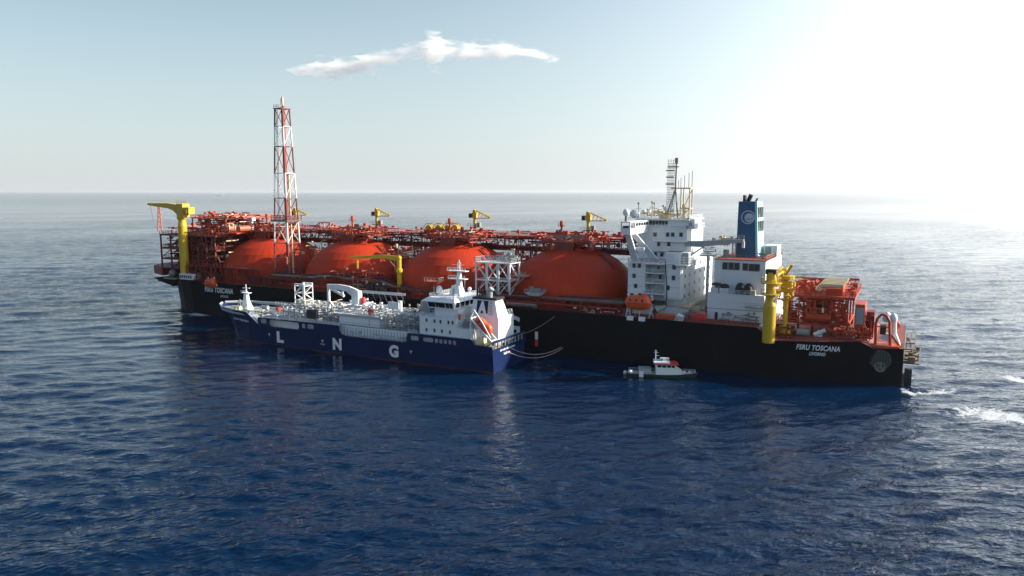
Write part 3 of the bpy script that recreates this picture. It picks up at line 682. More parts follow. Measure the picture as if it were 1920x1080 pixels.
b = MB(); clutter(b, x0 + 6, x1 + 3, -20, -16, zt, zt + 2.4, 20, 61, .7); b.build('deck_gear', M['grey'], wt, kind='stuff')
b = MB(); xk = x1 + 2.5; b.box(x1, x1 + 4.5, -21, -17, zt - 4.2, zt - 3.9); b.rail([(x1, -21, zt - 3.9), (x1 + 4.5, -21, zt - 3.9)], 1.1, 1.2, .12); b.bar((x1 + .3, -21, zt - 8), (x1 + 4.3, -21, zt - 4), .3); b.build('side_landing', M['steel'], wt)
b = MB(); x, z = AY(971, 528, -8); b.ball((x, -8, z), 3.2, 14); b.build('orange_drum', M['orange'], FS)

# ---- tapered yellow jib crane amidships
xc, zt = AY(748, 484, -20.5)
b = MB(); b.tube((xc, -20.5, ZD + 1), (xc, -20.5, zt), .82, n=14); b.lathe((xc, -20.5, zt - 5.2), [(.82, 0), (1.2, .4), (1.2, 1.3), (.82, 1.7)], 14); mc = b.build('midship_crane', M['yel'], FS)
xe, ze = AY(657, 482.5, -20.5)
b = MB(); xa = xc - 1.0; b.prism([(xa + 1.5, zt + .7), (xa - 6, zt + .9), (xe, ze + .3), (xe, ze - .4), (xa - 6, zt - .3), (xa, zt - .9)], -20.9, -20.1); b.build('jib', M['yel'], mc)
b = MB(); b.ball((xc, -20.5, zt), .95, 12); b.build('knuckle', M['yel'], mc)
b = MB(); b.tube((xc - .3, -20.5, zt - 4.5), (xc - 4.5, -20.5, zt - .6), .2, n=8); b.build('luffing_ram', M['pink'], mc)
x, z = AY(670, 488, -20.5); b = MB(); b.tube((x, -20.5, z), (x, -20.5, z - 3.2), .35, n=6); b.build('hook_block', M['yel'], mc)
b = MB(); clutter(b, xe + 1, xe + 13, -23, -19.5, 18.2, 22.2, 30, 66, .8); b.build('pump_gear', M['red'], FS, kind='stuff')

# ---- bow crane
xc, _ = AY(347, 512, -21.5); zt = 42.8; zk = AY(345, 410, -21.5)[1]; yb = -21.5
b = MB(); b.tube((xc, yb, ZD + 2), (xc, yb, zk - 3), 1.75, n=18); b.lathe((xc, yb, zk - 3), [(1.75, 0), (1.45, 1.5), (1.45, 2.6), (2.0, 3.0), (2.0, 3.7), (1.5, 4.0)], 16); bc = b.build('bow_crane', M['yel'], FS)
xh0, zh0 = AY(337, 404, yb); xh1, zh1 = AY(356, 384, yb)
b = MB(); b.box(xh0 + .3, xh0 + 4.0, yb - 1.7, yb + 1.7, zh0 - .5, zh1 + .4); b.box(xh0 + 4.0, xh1 + .9, yb - 1.4, yb + 1.4, zh0 + .6, zh1 - 1.0); b.build('slewing_house', M['yel'], bc)
b = MB(); b.rail([(xh0, yb - 1.7, zh1 + .4), (xh1 + .5, yb - 1.7, zh1 + .4)], 1.1, 1.1, .12); b.rail([(xh0 + 4, yb - 2, zh0 + 1), (xh1 + 1.4, yb - 2, zh0 + 1)], 1.4, 1.1, .14, 3); b.build('railing', M['yel'], bc)
xe, ze = AY(280, 383, yb); xm, zm_ = AY(318, 386, yb)
b = MB(); b.prism([(xh0 + 1, zh1 - .2), (xm, zm_ + 1.1), (xe, ze + .5), (xe, ze - .3), (xe + 6, ze - 1.0), (xm, zm_ - 1.0), (xh0 + 1, zh1 - 3.6)], yb - .9, yb + .9); b.build('jib', M['yel'], bc)
b = MB(); b.rail([(xe + 1, yb - .9, ze + .55), (xm, yb - .9, zm_ + 1.1)], .9, 1.6, .09, 1); b.build('railing', M['yel'], bc)
b = MB(); b.tube((xh0 + 1, yb - .6, zh0 - .5), (xm + 2, yb - .6, zm_ - 1), .28, n=6); b.tube((xh0 + 1, yb + .6, zh0 + 1), (xm + 3, yb + .6, zm_ - 1), .28, n=6); b.build('luffing_ram', M['steel'], bc)
b = MB(); xw, zw = AY(289, 420, yb); b.tube((xe + .5, yb, ze - .4), (xe + 2, yb, ze - 7), .07, n=4); b.build('hoist_wire', M['dark'], bc)
xf, zf = AY(298, 388, -19); b = MB(); xg_, zg_ = AY(300, 432, -19)
for s in (-.8, .8): b.bar((xf + s * .5 , -19, zf), (xg_ + s * 1.6, -19, zg_ - .5), .35)
for k in range(5): z = zf + (zg_ - zf) * k / 5; b.bar((xf - .6, -19, z), (xf + 1.0, -19, z - 1.2), .2)
b.build('boom_rest', M['pink'], FS)
x0_, z0_ = AY(340, 512.5, -23.5); x1_, z1_ = AY(364, 512.5, -23.5)
b = MB(); b.box(x0_, x1_, -24.6, -19.8, z0_ - 2.2, z0_); o = b.build('crane_base_plate', M['mark'], FS)
for i in range(6): b = MB(); x = x0_ + (x1_ - x0_) * (i + .5) / 6; b.box(x - .38, x + .38, -24.68, -24.5, z0_ - 1.75, z0_ - .45); b.build('slot', M['dark'], o)

# ---- bow regasification module: stacked floors on columns filled with plant
RM = MB(); X0, X1, YA, YB = -145.6, -117.5, -19.5, 18.0
b = MB(); b.box(X0 + 3, X1 + 2, -11, 12, 17.5, 30.8); b.build('plant_core', M['redd'], FS)
for z in (17.4,): RM.box(X0, X1, YA, YB, z - .3, z)
RM = RM.build('regasification_module', M['redd'], FS)
floors = [(X0 + 1, X1 + 4, 21.6), (X0 + .5, X1 + 6, 26.0), (X0, X1 + 6, 31.6)]
for a_, c_, z in floors:
    b = MB(); b.box(a_, c_, YA, YB, z - .7, z); b.build('floor', M['redd'], RM)
    b = MB(); b.rail([(a_, YA, z), (c_, YA, z), (c_, YB, z)], 1.2, 1.9, .11, 2); b.rail([(a_, YA, z), (a_, YB, z)], 1.2, 2, .11, 2); b.build('railing', M['redd'], RM)
for x in (X0 + .3, X0 + 6.5, X0 + 13, X0 + 19.5, X0 + 26, X1, X1 + 5):
    for y in (YA + .3, -7, 6, YB - .3):
        b = MB(); b.bar((x, y, 14), (x, y, 31.2), .5); b.build('column', M['redd'], RM)
for i, x in enumerate((X0 + .3, X0 + 6.5, X0 + 13, X0 + 19.5, X0 + 26)):
    for k, (za, zb_) in enumerate(((17.4, 21), (21.6, 25.4), (26, 31))):
        if (i + k) % 2: b = MB(); b.bar((x, YA + .3, za), (x + 6.3, YA + .3, zb_), .25); b.build('brace', M['redd'], RM)
for k, (za, zb_) in enumerate(((17.4, 20.9), (21.6, 25.2), (26, 30.8))):
    b = MB(); clutter(b, X0 + 1.5, X1 + 5, YA + 1, 8, za, zb_, 170, 70 + k, .95); b.build('pipework', M['redd'], RM, kind='stuff')
    b = MB(); clutter(b, X0 + 1, X1 + 4, YA + .6, YA + 6, za, zb_, 26, 80 + k, .7); b.build('fittings', M['steel'], RM, kind='stuff')
    b = MB(); clutter(b, X0 + 1, X1 + 4, YA + .6, YA + 6, za, zb_, 18, 85 + k, .7); b.build('red_fittings', M['red'], RM, kind='stuff')
b = MB(); clutter(b, X0 + 1, X1 + 3, YA + 1, YB - 2, 31.6, 34.6, 100, 90, 1.0); b.build('roof_pipework', M['red'], RM, kind='stuff')
for (xx, yy_) in ((X0 + 8, -14), (X0 + 14, -13), (X0 + 24, -14)):
    b = MB(); b.tube((xx - 2.6, yy_, 19.4), (xx + 2.6, yy_, 19.4), 1.3, n=14); b.build('pressure_vessel', M['redd'], RM)
# upper right block of the module, sunlit
x0, z0 = AY(364, 470, -12); x1, z1 = AY(455, 414, -12)
UM = MB(); UM.box(-131, -109, -13, 16, 31.9, 32.5); UM = UM.build('upper_plant_module', M['red'], FS)
b = MB(); b.box(-133, -112, -13.5, 14, 38.0, 38.5); b.build('floor', M['red'], UM)
b = MB(); b.rail([(-133, -13.5, 38.5), (-112, -13.5, 38.5), (-112, 14, 38.5)], 1.2, 1.6, .13); b.build('railing', M['pink'], UM)
for x in (-132.5, -127, -122, -117, -112.5):
    for y in (-13.2, 0, 13.5): b = MB(); b.bar((x, y, 32), (x, y, 38), .4); b.build('column', M['red'], UM)
b = MB(); clutter(b, -132, -112, -13, 13, 32.5, 37.6, 170, 95, 1.0); b.build('pipework', M['red'], UM, kind='stuff')
b = MB(); clutter(b, -131, -108, -14, 5, 38.5, 40.2, 60, 96, 1.0); b.build('roof_pipework', M['red'], UM, kind='stuff')
b = MB(); clutter(b, -128, -108, -14, -6, 33, 39.8, 34, 97, .8); b.build('lagged_pipework', M['cream'], UM, kind='stuff')
for px in (427, 451): x, z = AY(px, 429, -13.2); b = MB(); b.tube((x, -14.4, z), (x, -9, z), 1.25, n=14); b.build('exchanger', M['pink'], UM)
b = MB(); clutter(b, -124, -108, -16, -4, 17, 30.5, 120, 98, 1.0); b.build('riser_pipework', M['redd'], FS, kind='stuff')
b = MB(); clutter(b, -116, -106, -18, -10, 20, 30, 22, 99, .9); b.build('riser_fittings', M['cream'], FS, kind='stuff')
b = MB(); b.path([(-121, -20.5, 20), (-121, -20.5, 27.5), (-118, -20.5, 28.4), (-116, -20.5, 27.4), (-116, -20.5, 20.5)], .3, 8); b.path([(-118, -21, 20.5), (-114, -21, 23), (-109, -21, 23), (-108, -21, 21.5)], .3, 8); b.build('looped_pipe', M['redd'], FS)

# ================================================================ accommodation block of the terminal ship
def windows(px_list, py, Y, w_, h_, parent, face='port', mname='glass'):
    for px in px_list:
        p = px if isinstance(px, tuple) else (px, py)
        x, z = AY(p[0], p[1], Y); b = MB(); b.box(x - w_ / 2 - .12, x + w_ / 2 + .12, Y - .10, Y + .05, z - h_ / 2 - .12, z + h_ / 2 + .12); f = b.build('window', M['grey'], parent)
        b = MB(); b.box(x - w_ / 2, x + w_ / 2, Y - .14, Y - .105, z - h_ / 2, z + h_ / 2); b.build('pane', M[mname], f)
def railed(parent, pts, h=1.15, step=1.8, w_=.08, rails=3, m='whitec'):
    b = MB(); b.rail(pts, h, step, w_, rails); return b.build('railing', M[m], parent)
YL = -19.0
xa, zt = AY(1178, 489, YL); xm1 = AY(1209, 540, YL)[0]; xm2 = AY(1246, 540, YL)[0]; xb = AY(1275, 540, YL)[0]
ZL = 28.6
XA, XB = xa, xb
b = MB(); b.box(XA, XB, YL + 4.5, 19, ZD + 2.6, ZL); b.box(XA, xm1, YL, YL + 4.5, ZD + 2.6, ZL); b.box(xm2, XB, YL, YL + 4.5, ZD + 5.2, ZL + 3.4)
b.box(XA + 1, XB + 2.2, YL + 1.5, 19, ZD - .05, ZD + 2.6)
ACC = b.build('accommodation_block', M['white'], FS)
# deck seams on the port face
for k in range(1, 5):
    b = MB(); z = ZD + 2.6 + k * 2.9; b.box(XA - .02, xm1 + .02, YL - .04, YL, z - .05, z + .05); b.build('deck_seam', M['grey'], ACC)
    b = MB(); b.box(xm2 - .02, XB + .02, YL - .04, YL, z + .1, z + .2); b.build('deck_seam', M['grey'], ACC)
# recessed stair balconies
for k, py in enumerate((494, 511, 530, 550)):
    z = AY(1226, py, YL)[1]; b = MB(); b.box(xm1 - (.0 if k else 0) + .02, xm2 - .02, YL - .6, YL + 4.48, z - .25, z); o = b.build('balcony', M['whitec'], ACC)
    railed(o, [(xm1 + .1, YL - .5, z), (xm2 - .1, YL - .5, z)], 1.1, 1.1, .07)
    if k: b = MB(); s = 1; b.bar((xm1 + 2, YL + .6, z), (xm2 - 1.5, YL + .6, z + 2.9), .35); b.build('stair', M['grey'], o)
windows([(1189, 498), (1199, 498), (1189, 517), (1192, 536), (1185, 553.5), (1200, 554)], 0, YL, .85, 1.1, ACC)
windows([(1264, 501), (1263, 521), (1252.5, 539.5)], 0, YL, .85, 1.2, ACC)
windows([(1216, 499), (1234, 500), (1216, 518), (1238, 519), (1216, 534)], 0, YL + 4.5, .7, 1.2, ACC)
b = MB(); x, z = AY(1247.5, 500, YL); b.path([(x, YL - .15, z + 1.5), (x + .6, YL - .15, 22), (x + .6, YL - .15, ZD + 3)], .14, 6); b.build('drain_pipe', M['dark'], ACC)
# upper house
YU = -9.5; xu0 = AY(1196, 440, YU)[0]; xu1 = AY(1288, 440, YU)[0]; ZU = AY(1288, 430, YU)[1]
b = MB(); b.box(xu0, xu1, YU, 9.5, ZL, ZU); U = b.build('upper_house', M['white'], ACC)
b = MB(); b.box(XA - .3, XB + .4, YL - .3, 19.3, ZL + .01, ZL + .22); b.build('boat_deck_edge', M['whitec'], ACC)
railed(ACC, [(XA, YL, ZL + .2), (xm2, YL, ZL + .2)], 1.15, 1.3, .1, 3, 'redd')
for i, (py, x0_) in enumerate(((451, 1224), (469, 1204))):
    xw0 = AY(x0_, py, YU - 1.6)[0]; z = AY(1250, py, YU - 1.6)[1]
    b = MB(); b.box(xw0, xu1 + .3, YU - 1.8, YU, z - .3, z); o = b.build('side_walkway', M['whitec'], ACC); railed(o, [(xw0, YU - 1.7, z), (xu1, YU - 1.7, z)], 1.1, 1.6, .07)
for pl, py, w_ in (([1228.5, 1252, 1261.5, 1277], 440, .9), ([1207.5, 1235, 1254], 458, .85), ([1229, 1241], 477, .8)):
    windows(pl, py, YU, w_, 1.15, U)
# terrace box with white screens, starboard after part
b = MB(); xs_, zs = AY(1258, 474, YL + 1); b.box(xm2, xm2 + 6.4, YL + .5, YL + 6, ZL + 3.4, zs); b.build('stair_tower', M['white'], ACC)
xq0, zq = AY(1266, 496, YL - .6); xq1 = AY(1291, 496, YL - .6)[0]
b = MB(); b.box(xq0, xq1, YL - 1.2, YL + 5, zq - .3, zq); o = b.build('after_balcony', M['whitec'], ACC); railed(o, [(xq0, YL - 1.1, zq), (xq1, YL - 1.1, zq), (xq1, YL + 5, zq)], 2.2, 1.0, .12)
b = MB(); b.box(xq0 + .5, xq0 + 3.5, YL + .2, YL + 3, zq, zq + 3); b.build('locker', M['grey'], o)
# after face: columns of windows, balcony
for y in (-14, -9, -3, 3, 9, 15):
    for z in (18.5, 21.4, 24.3, 27.0):
        b = MB(); b.box(XB - .05, XB + .08, y - .5, y + .5, z, z + 1.1); f = b.build('window', M['grey'], ACC); b = MB(); b.box(XB + .085, XB + .11, y - .38, y + .38, z + .12, z + .98); b.build('pane', M['glass'], f)
b = MB(); z = ZD + 3.4; b.box(XB, XB + 3.0, YL, 14, z - .35, z); o = b.build('after_gallery', M['cream'], ACC); railed(o, [(XB + 2.9, YL, z), (XB + 2.9, 14, z)], 1.15, 1.4, .1, 3)
b = MB(); b.box(XB + 2.2, XB + 5.0, YL + 3, YL + 4, ZD, ZD + 3.1)
b.build('gallery_post', M['cream'], ACC)
# navigation bridge and wings
xn0, zn = AY(1184, 430, -9); ZN = ZU
xn1 = AY(1258, 430, -8)[0]; xn0 = AY(1196, 430, -8)[0]
b = MB(); b.box(xn0, xn1, -8.6, 8.6, ZU, ZU + .9); b.box(xn0 + .3, xn1 - .2, -8.4, 8.4, ZU + .9, ZU + 2.5); b.box(xn0 - .5, xn1 + 5.6, -8.9, 8.9, ZU + 2.5, ZU + 2.9); b.box(xn1 - .2, xn1 + 5, -8.2, 8.2, ZU, ZU + 2.5)
NB = b.build('navigation_bridge', M['white'], FS)
nw = 9
for i in range(nw):
    x = xn0 + .8 + (xn1 - xn0 - 1.6) * (i + .5) / nw; wd = (xn1 - xn0 - 1.6) / nw * .78
    b = MB(); b.box(x - wd / 2, x + wd / 2, -8.62, -8.38, ZU + 1.0, ZU + 2.35); b.build('bridge_window', M['glass'], NB)
b = MB(); b.box(xu0 - .3, xu1 + .4, -9.9, 9.9, ZU + .01, ZU + .2); o = b.build('bridge_deck', M['whitec'], NB)
railed(o, [(xn0, -9.8, ZU + .2), (xu1, -9.8, ZU + .2), (xu1 + .3, 9.8, ZU + .2)], 1.1, 1.5, .08)
b = MB(); b.box(xn1 + 5.1, xu1 - .2, -9.6, -7, ZU + .2, ZU + 1.1); b.build('life_ring_locker', M['redd'], NB)
# port wing: cantilevered box with open cab, carried on a tapered pierced bracket
yw0 = -25.5
xw = AY(1164, 425, yw0)[0]; xw1 = AY(1182, 425, yw0)[0]; zw0 = AY(1170, 440, yw0)[1]; zw1 = AY(1170, 428, yw0)[1]; zw2 = AY(1170, 416, yw0)[1]
b = MB(); b.box(xw, xw1, yw0, -8.6, zw0, zw1); W = b.build('bridge_wing', M['white'], NB)
b = MB()
for x in (xw + .15, xw1 - .15):
    b.bar((x, yw0 + .15, zw1), (x, yw0 + .15, zw2), .35)
b.box(xw, xw1, yw0, -8.6, zw2 - .25, zw2 + .05); b.box(xw1 - .25, xw1, yw0 + 4, -8.6, zw1, zw2 - .25); b.build('wing_cab', M['whitec'], W)
for k in range(5):
    y = yw0 + 4.7 + k * 2.3; b = MB(); b.box(xw1 - .26, xw1 + .06, y, y + 1.7, zw1 + .5, zw2 - .5); b.build('wing_window', M['glass'], W)
b = MB(); b.box(xw + .4, xw1 - .6, yw0 + .4, yw0 + 3.5, zw1 - .1, zw1 + .6); b.build('wing_console', M['dark'], W)
b = MB(); b.tube((xw + 1.2, yw0 + 1, zw2), (xw + 1.2, yw0 + 1, zw2 + 1.6), .45, n=8); b.build('antenna_stand', M['steel'], W)
b = MB(); b.ball((xw + 1.2, yw0 + 1, zw2 + 2.6), 1.0, 12, 1.1); b.build('radome', M['whitec'], W)
# bracket in the plane of the wing, two legs with an opening
zA = zw0; zB = ZL + .2
b = MB(); x0 = xw + .8; x1 = xw1
b.taper((xa + 1.0, xa + 3.2, -19.0, -18.2, zB), (x0, x0 + 1.6, -24.2, -23.4, zA))
b.taper((xa + 5.6, xa + 7.9, -14.2, -13.2, zB), (x1 - 1.6, x1 + .2, -21.0, -20.2, zA))
b.box(xa + .9, xa + 5.2, -20.6, -19.8, zB + 3.3, zB + 4.4)
b.build('wing_bracket', M['white'], NB)
b = MB(); b.box(xw, xw1, 8.6, 25.5, zw0, zw1); b.box(xw, xw1, 8.6, 25.5, zw2 - .25, zw2); b.box(xw1 - .3, xw1, 8.6, 25.5, zw1, zw2 - .25); b.build('bridge_wing', M['white'], NB)
# monkey island: radomes, masts, clutter
ZM = ZU + 2.9
for px, py, r, Y in ((1189.5, 401, 1.25, -8), (1195, 402, .9, -4), (1208, 397, .7, 0), (1216, 396, .85, 2), (1236, 396, .8, 3), (1248, 391, .6, -5)):
    x, z = AY(px, py, Y); b = MB(); b.tube((x, Y, ZM), (x, Y, z - r * .7), .18, n=6); o = b.build('antenna_post', M['steel'], NB); b = MB(); b.ball((x, Y, z), r, 12, 1.1); b.build('radome', M['whitec'], o)
for px, yt, Y, r in ((1197.5, 381, -6, .13), (1223, 379, 0, .12), (1227, 381, 2, .1), (1182, 399, -8.4, .08), (1244, 386, 0, .1)):
    x, zt = AY(px, yt, Y); b = MB(); b.tube((x, Y, ZM), (x, Y, zt), r, n=6); b.box(x - .3, x + .3, Y - .3, Y + .3, zt - .3, zt + .2); b.bar((x - .8, Y, zt - 1.6), (x + .8, Y, zt - 1.6), .1); b.build('whip_mast', M['steel'], NB)
railed(NB, [(xn0 - .4, -8.7, ZM), (xn1 + 5.4, -8.7, ZM), (xn1 + 5.4, 8.7, ZM)], 1.15, 1.2, .09)
railed(NB, [(xn0 - .4, 8.7, ZM), (xn1 + 5.4, 8.7, ZM)], 1.15, 1.2, .09)
b = MB(); clutter(b, xn0, xn1 + 2, -7, 7, ZM, ZM + 2.8, 90, 120, .5); b.build('roof_gear', M['cream'], NB, kind='stuff')
b = MB(); b.box(xn1 - 4, xn1 - 1, -7, -4, ZM, ZM + 1.2); b.build('flag_locker', M['yel'], NB)
# radar mast: A-frame, antenna grid, square lattice funnel-like frame
Y = -3.0; RMZ = ZM - .05
xt, zt = AY(1269, 303, Y); x1, z1 = AY(1266.5, 355, Y); xl = AY(1250, 398, Y)[0]; xr = AY(1273, 398, Y)[0]
b = MB(); b.tube((xl, Y - 1, RMZ), (x1, Y, z1), .26, n=6); b.tube((xr, Y - 1, RMZ), (x1, Y, z1), .26, n=6); b.tube((xl, Y + 2.5, RMZ), (x1, Y, z1), .2, n=6)
b.tube((x1, Y, z1 - .3), (xt, Y, zt), .3, .2, n=8); b.box(xt - .45, xt + .45, Y - .4, Y + .4, zt - .6, zt + 1.1)
RDM = b.build('radar_mast', M['steel'], FS)
for py, pa, pb in ((313, 1252, 1273), (320, 1249, 1264), (332, 1249, 1263), (345, 1248, 1264), (353, 1258, 1280)):
    xa_, z = AY(pa, py, Y); xb_ = AY(pb, py, Y)[0]; b = MB(); b.box(xa_, xb_, Y - .25, Y + .25, z - .16, z + .16); b.build('radar_scanner', M['dark'] if py in (320, 332, 345) else M['steel'], RDM)
b = MB(); xg0 = AY(1249, 400, Y)[0]; xg1 = AY(1263, 400, Y)[0]; ztop = AY(1255, 300, Y)[1]
for i in range(7): x = xg0 + (xg1 - xg0) * i / 6; b.bar((x, Y, RMZ), (x + .35, Y, ztop + (-1 if i % 2 else .3)), .11)
k = 0; z = RMZ
while z < ztop: b.bar((xg0, Y, z), (xg1 + .3, Y, z), .10); z += .72
b.build('antenna_grid', M['grey'], RDM)
xg0, zg0 = AY(1276, 420, Y - 2); xg1 = AY(1292, 420, Y - 2)[0]; zg1 = AY(1284, 353, Y - 2)[1]
b = MB()
for x in (xg0, xg1):
    for y in (Y - 2, Y + 1): b.bar((x, y, ZU), (x - .1, y, zg1), .3)
for z in (zg1, (zg1 + ZU) / 2, ZU + 3):
    for y in (Y - 2, Y + 1): b.bar((xg0, y, z), (xg1, y, z), .36)
    for x in (xg0, xg1): b.bar((x, Y - 2, z), (x, Y + 1, z), .36)
b.bar((xg0, Y - 2, ZU + 3), (xg1, Y - 2, (zg1 + ZU) / 2), .25); b.bar((xg0, Y + 1, (zg1 + ZU) / 2), (xg1, Y + 1, zg1), .25)
b.build('mast_tower', M['cream'], RDM)
b = MB(); b.tube((xg0 + 1, Y, ZU), (xg0 + .4, Y, ZU + 6), .7, .5, n=8); b.ball((xg0 + .4, Y, ZU + 6.6), .7, 8); b.build('exhaust_stub', M['cream'], RDM)
for dx, h in ((.3, 3.8), (1.6, 4.6), (2.6, 5.2), (-1.5, 2.5), (-.8, 3.2)):
    b = MB(); b.tube((xg0 + dx, Y, zg1), (xg0 + dx, Y, zg1 + h), .1, n=6); b.build('whip_aerial', M['steel'], RDM)
b = MB(); x, z = AY(1292, 417, -7); b.box(x - .9, x + 1.9, -8, -4, ZU, ZU + 2.9); o = b.build('mast_house', M['white'], RDM); b = MB(); b.box(x + .3, x + 1.2, -8.06, -7.98, ZU + .9, ZU + 2.0); b.build('door', M['grey'], o)

# provision crane boom reaching aft
Yb = -9.0; x0, z0 = AY(1288, 456, Yb); x1, z1 = AY(1395, 453, Yb)
b = MB(); b.prism([(x0 - .5, z0 - .9), (x0 + 4, z0 - 1.0), (x1, z1 - .15), (x1, z1 + .65), (x0 + 4, z0 + .8), (x0 - .5, z0 + .6)], Yb - .6, Yb + .6); PB = b.build('provision_crane', M['grey'], FS)
b = MB(); b.bar((x0 - .8, Yb, z0 - 5.0), (x0 + 5.0, Yb, z0 - .8), .4); b.build('boom_strut', M['grey'], PB)
b = MB(); b.rail([(x0 + 9, Yb, z0 + .8), (x1, Yb, z1 + .7)], 1.1, 1.3, .09); b.build('railing', M['cream'], PB)
b = MB(); b.box(x1 - .5, x1 + .2, Yb - .3, Yb + .3, z1 - 1.8, z1); b.build('boom_head', M['white'], PB)
# sunlit structures between the block and the engine casing
Yc = 4.0; xk0 = AY(1313, 520, Yc)[0]; xk1 = AY(1334, 520, Yc)[0]; zk = AY(1320, 440, Yc)[1]
x, z = AY(1328, 476, -2); b = MB(); b.tube((x, -2, ZD), (x, -2, z - .6), .45, n=10); b.box(x - 2.2, x + 2.2, -4, 0, z - .6, z - .1); clutter(b, x - 2, x + 2, -4, 0, z, z + 3, 16, 131, .7); b.build('vent_tower', M['white'], FS)
b = MB(); clutter(b, XB + 4, XB + 12, -4, 4, z + 2.5, z + 5.0, 24, 132, .6); b.build('roof_piping', M['cream'], ACC, kind='stuff')
b = MB(); clutter(b, XB + 1.5, XB + 7.5, -21, -12, ZD, ZD + 2.4, 30, 133, .8); b.build('deck_stores', M['steel'], FS, kind='stuff')
xk, zk = AY(1310, 581, -20); b = MB(); b.box(xk - 1.9, xk + 1.9, -21, -18.6, ZD, ZD + 2.0); b.build('red_skip', M['brightred'], FS)
xk, zk = AY(1250, 593, -23); b = MB(); b.box(xk - 2.9, xk + 2.1, -24, -22.4, ZD + .1, ZD + 1.5); b.build('orange_raft_box', M['orange'], FS)
xk, zk = AY(1273, 595, -23); b = MB(); b.prism([(xk - 1.2, ZD), (xk + 1.2, ZD - .0), (xk + 1.4, ZD + 1.3), (xk - .2, ZD + 1.9)], -24, -22.6); b.build('canvas_cover', M['mark'], FS)
for px in (1182, 1204):
    xk, zk = AY(px, 596, -24.2); b = MB(); b.box(xk - .95, xk + .95, -24.7, -23.9, ZD - .9, ZD + .35); b.build('sign_panel', M['mark'], FS)
xk, zk = AY(1236, 580, -21); b = MB(); b.tube((xk - .9, -22.2, zk), (xk + 1.2, -20.6, zk + 1.2), 1.25, n=12); b.build('mooring_winch', M['grey'], FS)
b = MB(); b.tube((xk - 1.2, -22.6, zk - 1.2), (xk - .2, -22.2, zk - .7), 1.2, n=12); b.box(xk - 2, xk + 2, -22.8, -21, zk + 1.6, zk + 2.6); b.build('winch_drum', M['dark'], FS)
# lifeboat davits
xl0, zl0 = AY(1172, 566, -23.5); xl1, _ = AY(1222, 566, -23.5)
for x in (xl0 + .4, xl1 - .6):
    b = MB(); b.bar((x, -23.9, ZD), (x + .3, -22.4, zl0 - 1), .28); b.bar((x + 1.2, -23.4, ZD), (x + .5, -22.4, zl0 - 1), .28); b.bar((x + .3, -22.4, zl0 - 1), (x + .3, -22, zl0 + 2), .35); b.bar((x + .3, -22, zl0 + 2), (x + .3, -23.6, zl0 + 2.2), .3)
    for k in range(3): b.bar((x + .1, -23.6, ZD + .7 + k * .8), (x + 1.0, -23.2, ZD + .7 + k * .8), .15)
    b.build('lifeboat_davit', M['whitec'], FS)
for x in (xl0 + 3.2, xl1 - 3.6):
    b = MB(); b.bar((x, -23.6, ZD), (x, -23.4, zl0 - 1.3), .22); b.build('davit_post', M['whitec'], FS)
# bow davit for the small orange boat
x, z = AY(397, 530, -24.6)
b = MB(); b.bar((x - 2.3, -24.4, z + 2.0), (x - .8, -24.8, z - .6), .28); b.bar((x + 1.2, -24.4, z + 2.2), (x + 3.2, -24.8, z - 1.2), .28); b.build('lifeboat_davit', M['mark'], FS)

# ---------------------------------------------------------------- engine casing and funnel
YC = -14.0
x0 = AY(1340, 490, YC)[0]; x1, zc1 = AY(1436, 490, YC); zm = AY(1380, 550, YC)[1]; xL0 = AY(1326, 580, YC - 3)[0]; xL1 = AY(1432, 580, YC - 3)[0]
ZC = zc1
b = MB(); b.box(x0, x1, YC, 14, zm - .5, ZC); EC = b.build('engine_casing', M['white'], FS)
zL = AY(1380, 552, YC - 3)[1]
b = MB(); b.box(xL0, xL1, YC - 3, 17, ZD - .05, zL); LC = b.build('lower_casing', M['white'], EC)
b = MB(); z = AY(1380, 581, YC - 3)[1]; b.box(xL0 - .02, xL1 + .02, YC - 3.06, YC - 2.99, z - .1, z + .1); b.build('seam', M['grey'], LC)
b = MB(); b.prism([(99.3, ZD - .02), (xL1 + 1.4, ZD - .02), (xL1 + 1.4, 10.7), (xL1 - .6, 10.6)], -21.5, 17); b.build('stepped_bulkhead', M['whitec'], FS)
b = MB(); b.rail([(xL0, -23.6, ZD), (xL1, -23.6, ZD)], 1.1, 1.5, .1); b.build('deck_railing', M['redd'], FS)
windows([(1359.5, 498.5), (1371, 499), (1382, 499.5), (1397.5, 500.5), (1409, 501.5), (1419.5, 502)], 0, YC, 1.35, 1.9, EC)
b = MB(); b.box(x0 - .2, x1 + .3, YC - .3, 14.3, ZC + .01, ZC + .2); o = b.build('casing_roof', M['deckred'], EC); railed(o, [(x0, YC - .2, ZC + .2), (x1, YC - .2, ZC + .2), (x1 + .2, 14, ZC + .2)], 1.1, 1.7, .09, 2, 'pink')
railed(LC, [(xL0, YC - 2.9, zL), (xL1, YC - 2.9, zL)], 1.1, 1.7, .08)
# big dark ventilators
xv, zv = AY(1395, 538, YC - 1.2)
b = MB(); b.smooth = True; b.lathe((xv - 1.0, YC - 1.3, zL), [(1.3, 0), (1.35, 1.3), (1.1, 2.4), (.6, 3.0), (.01, 3.2)], 12); b.lathe((xv + 1.2, YC - 1.3, zL), [(1.3, 0), (1.35, 1.3), (1.1, 2.3), (.6, 2.9), (.01, 3.1)], 12); b.smooth = False; b.build('intake_cowl', M['dark'], EC)
b = MB(); b.tube((xv, YC - 2.7, zL + 1.9), (xv, YC - 2.4, zL + 2.5), .35, n=8); b.build('cowl_bracket', M['grey'], EC)
x, z = AY(1345, 545, YC - 1.5); b = MB(); b.box(x - 1.6, x + .4, YC - 2.6, YC - .6, zL, zL + 1.5); b.box(x + .8, x + 3.2, YC - 2.6, YC - .6, zL, zL + 1.5); b.build('fan_housing', M['white'], EC)
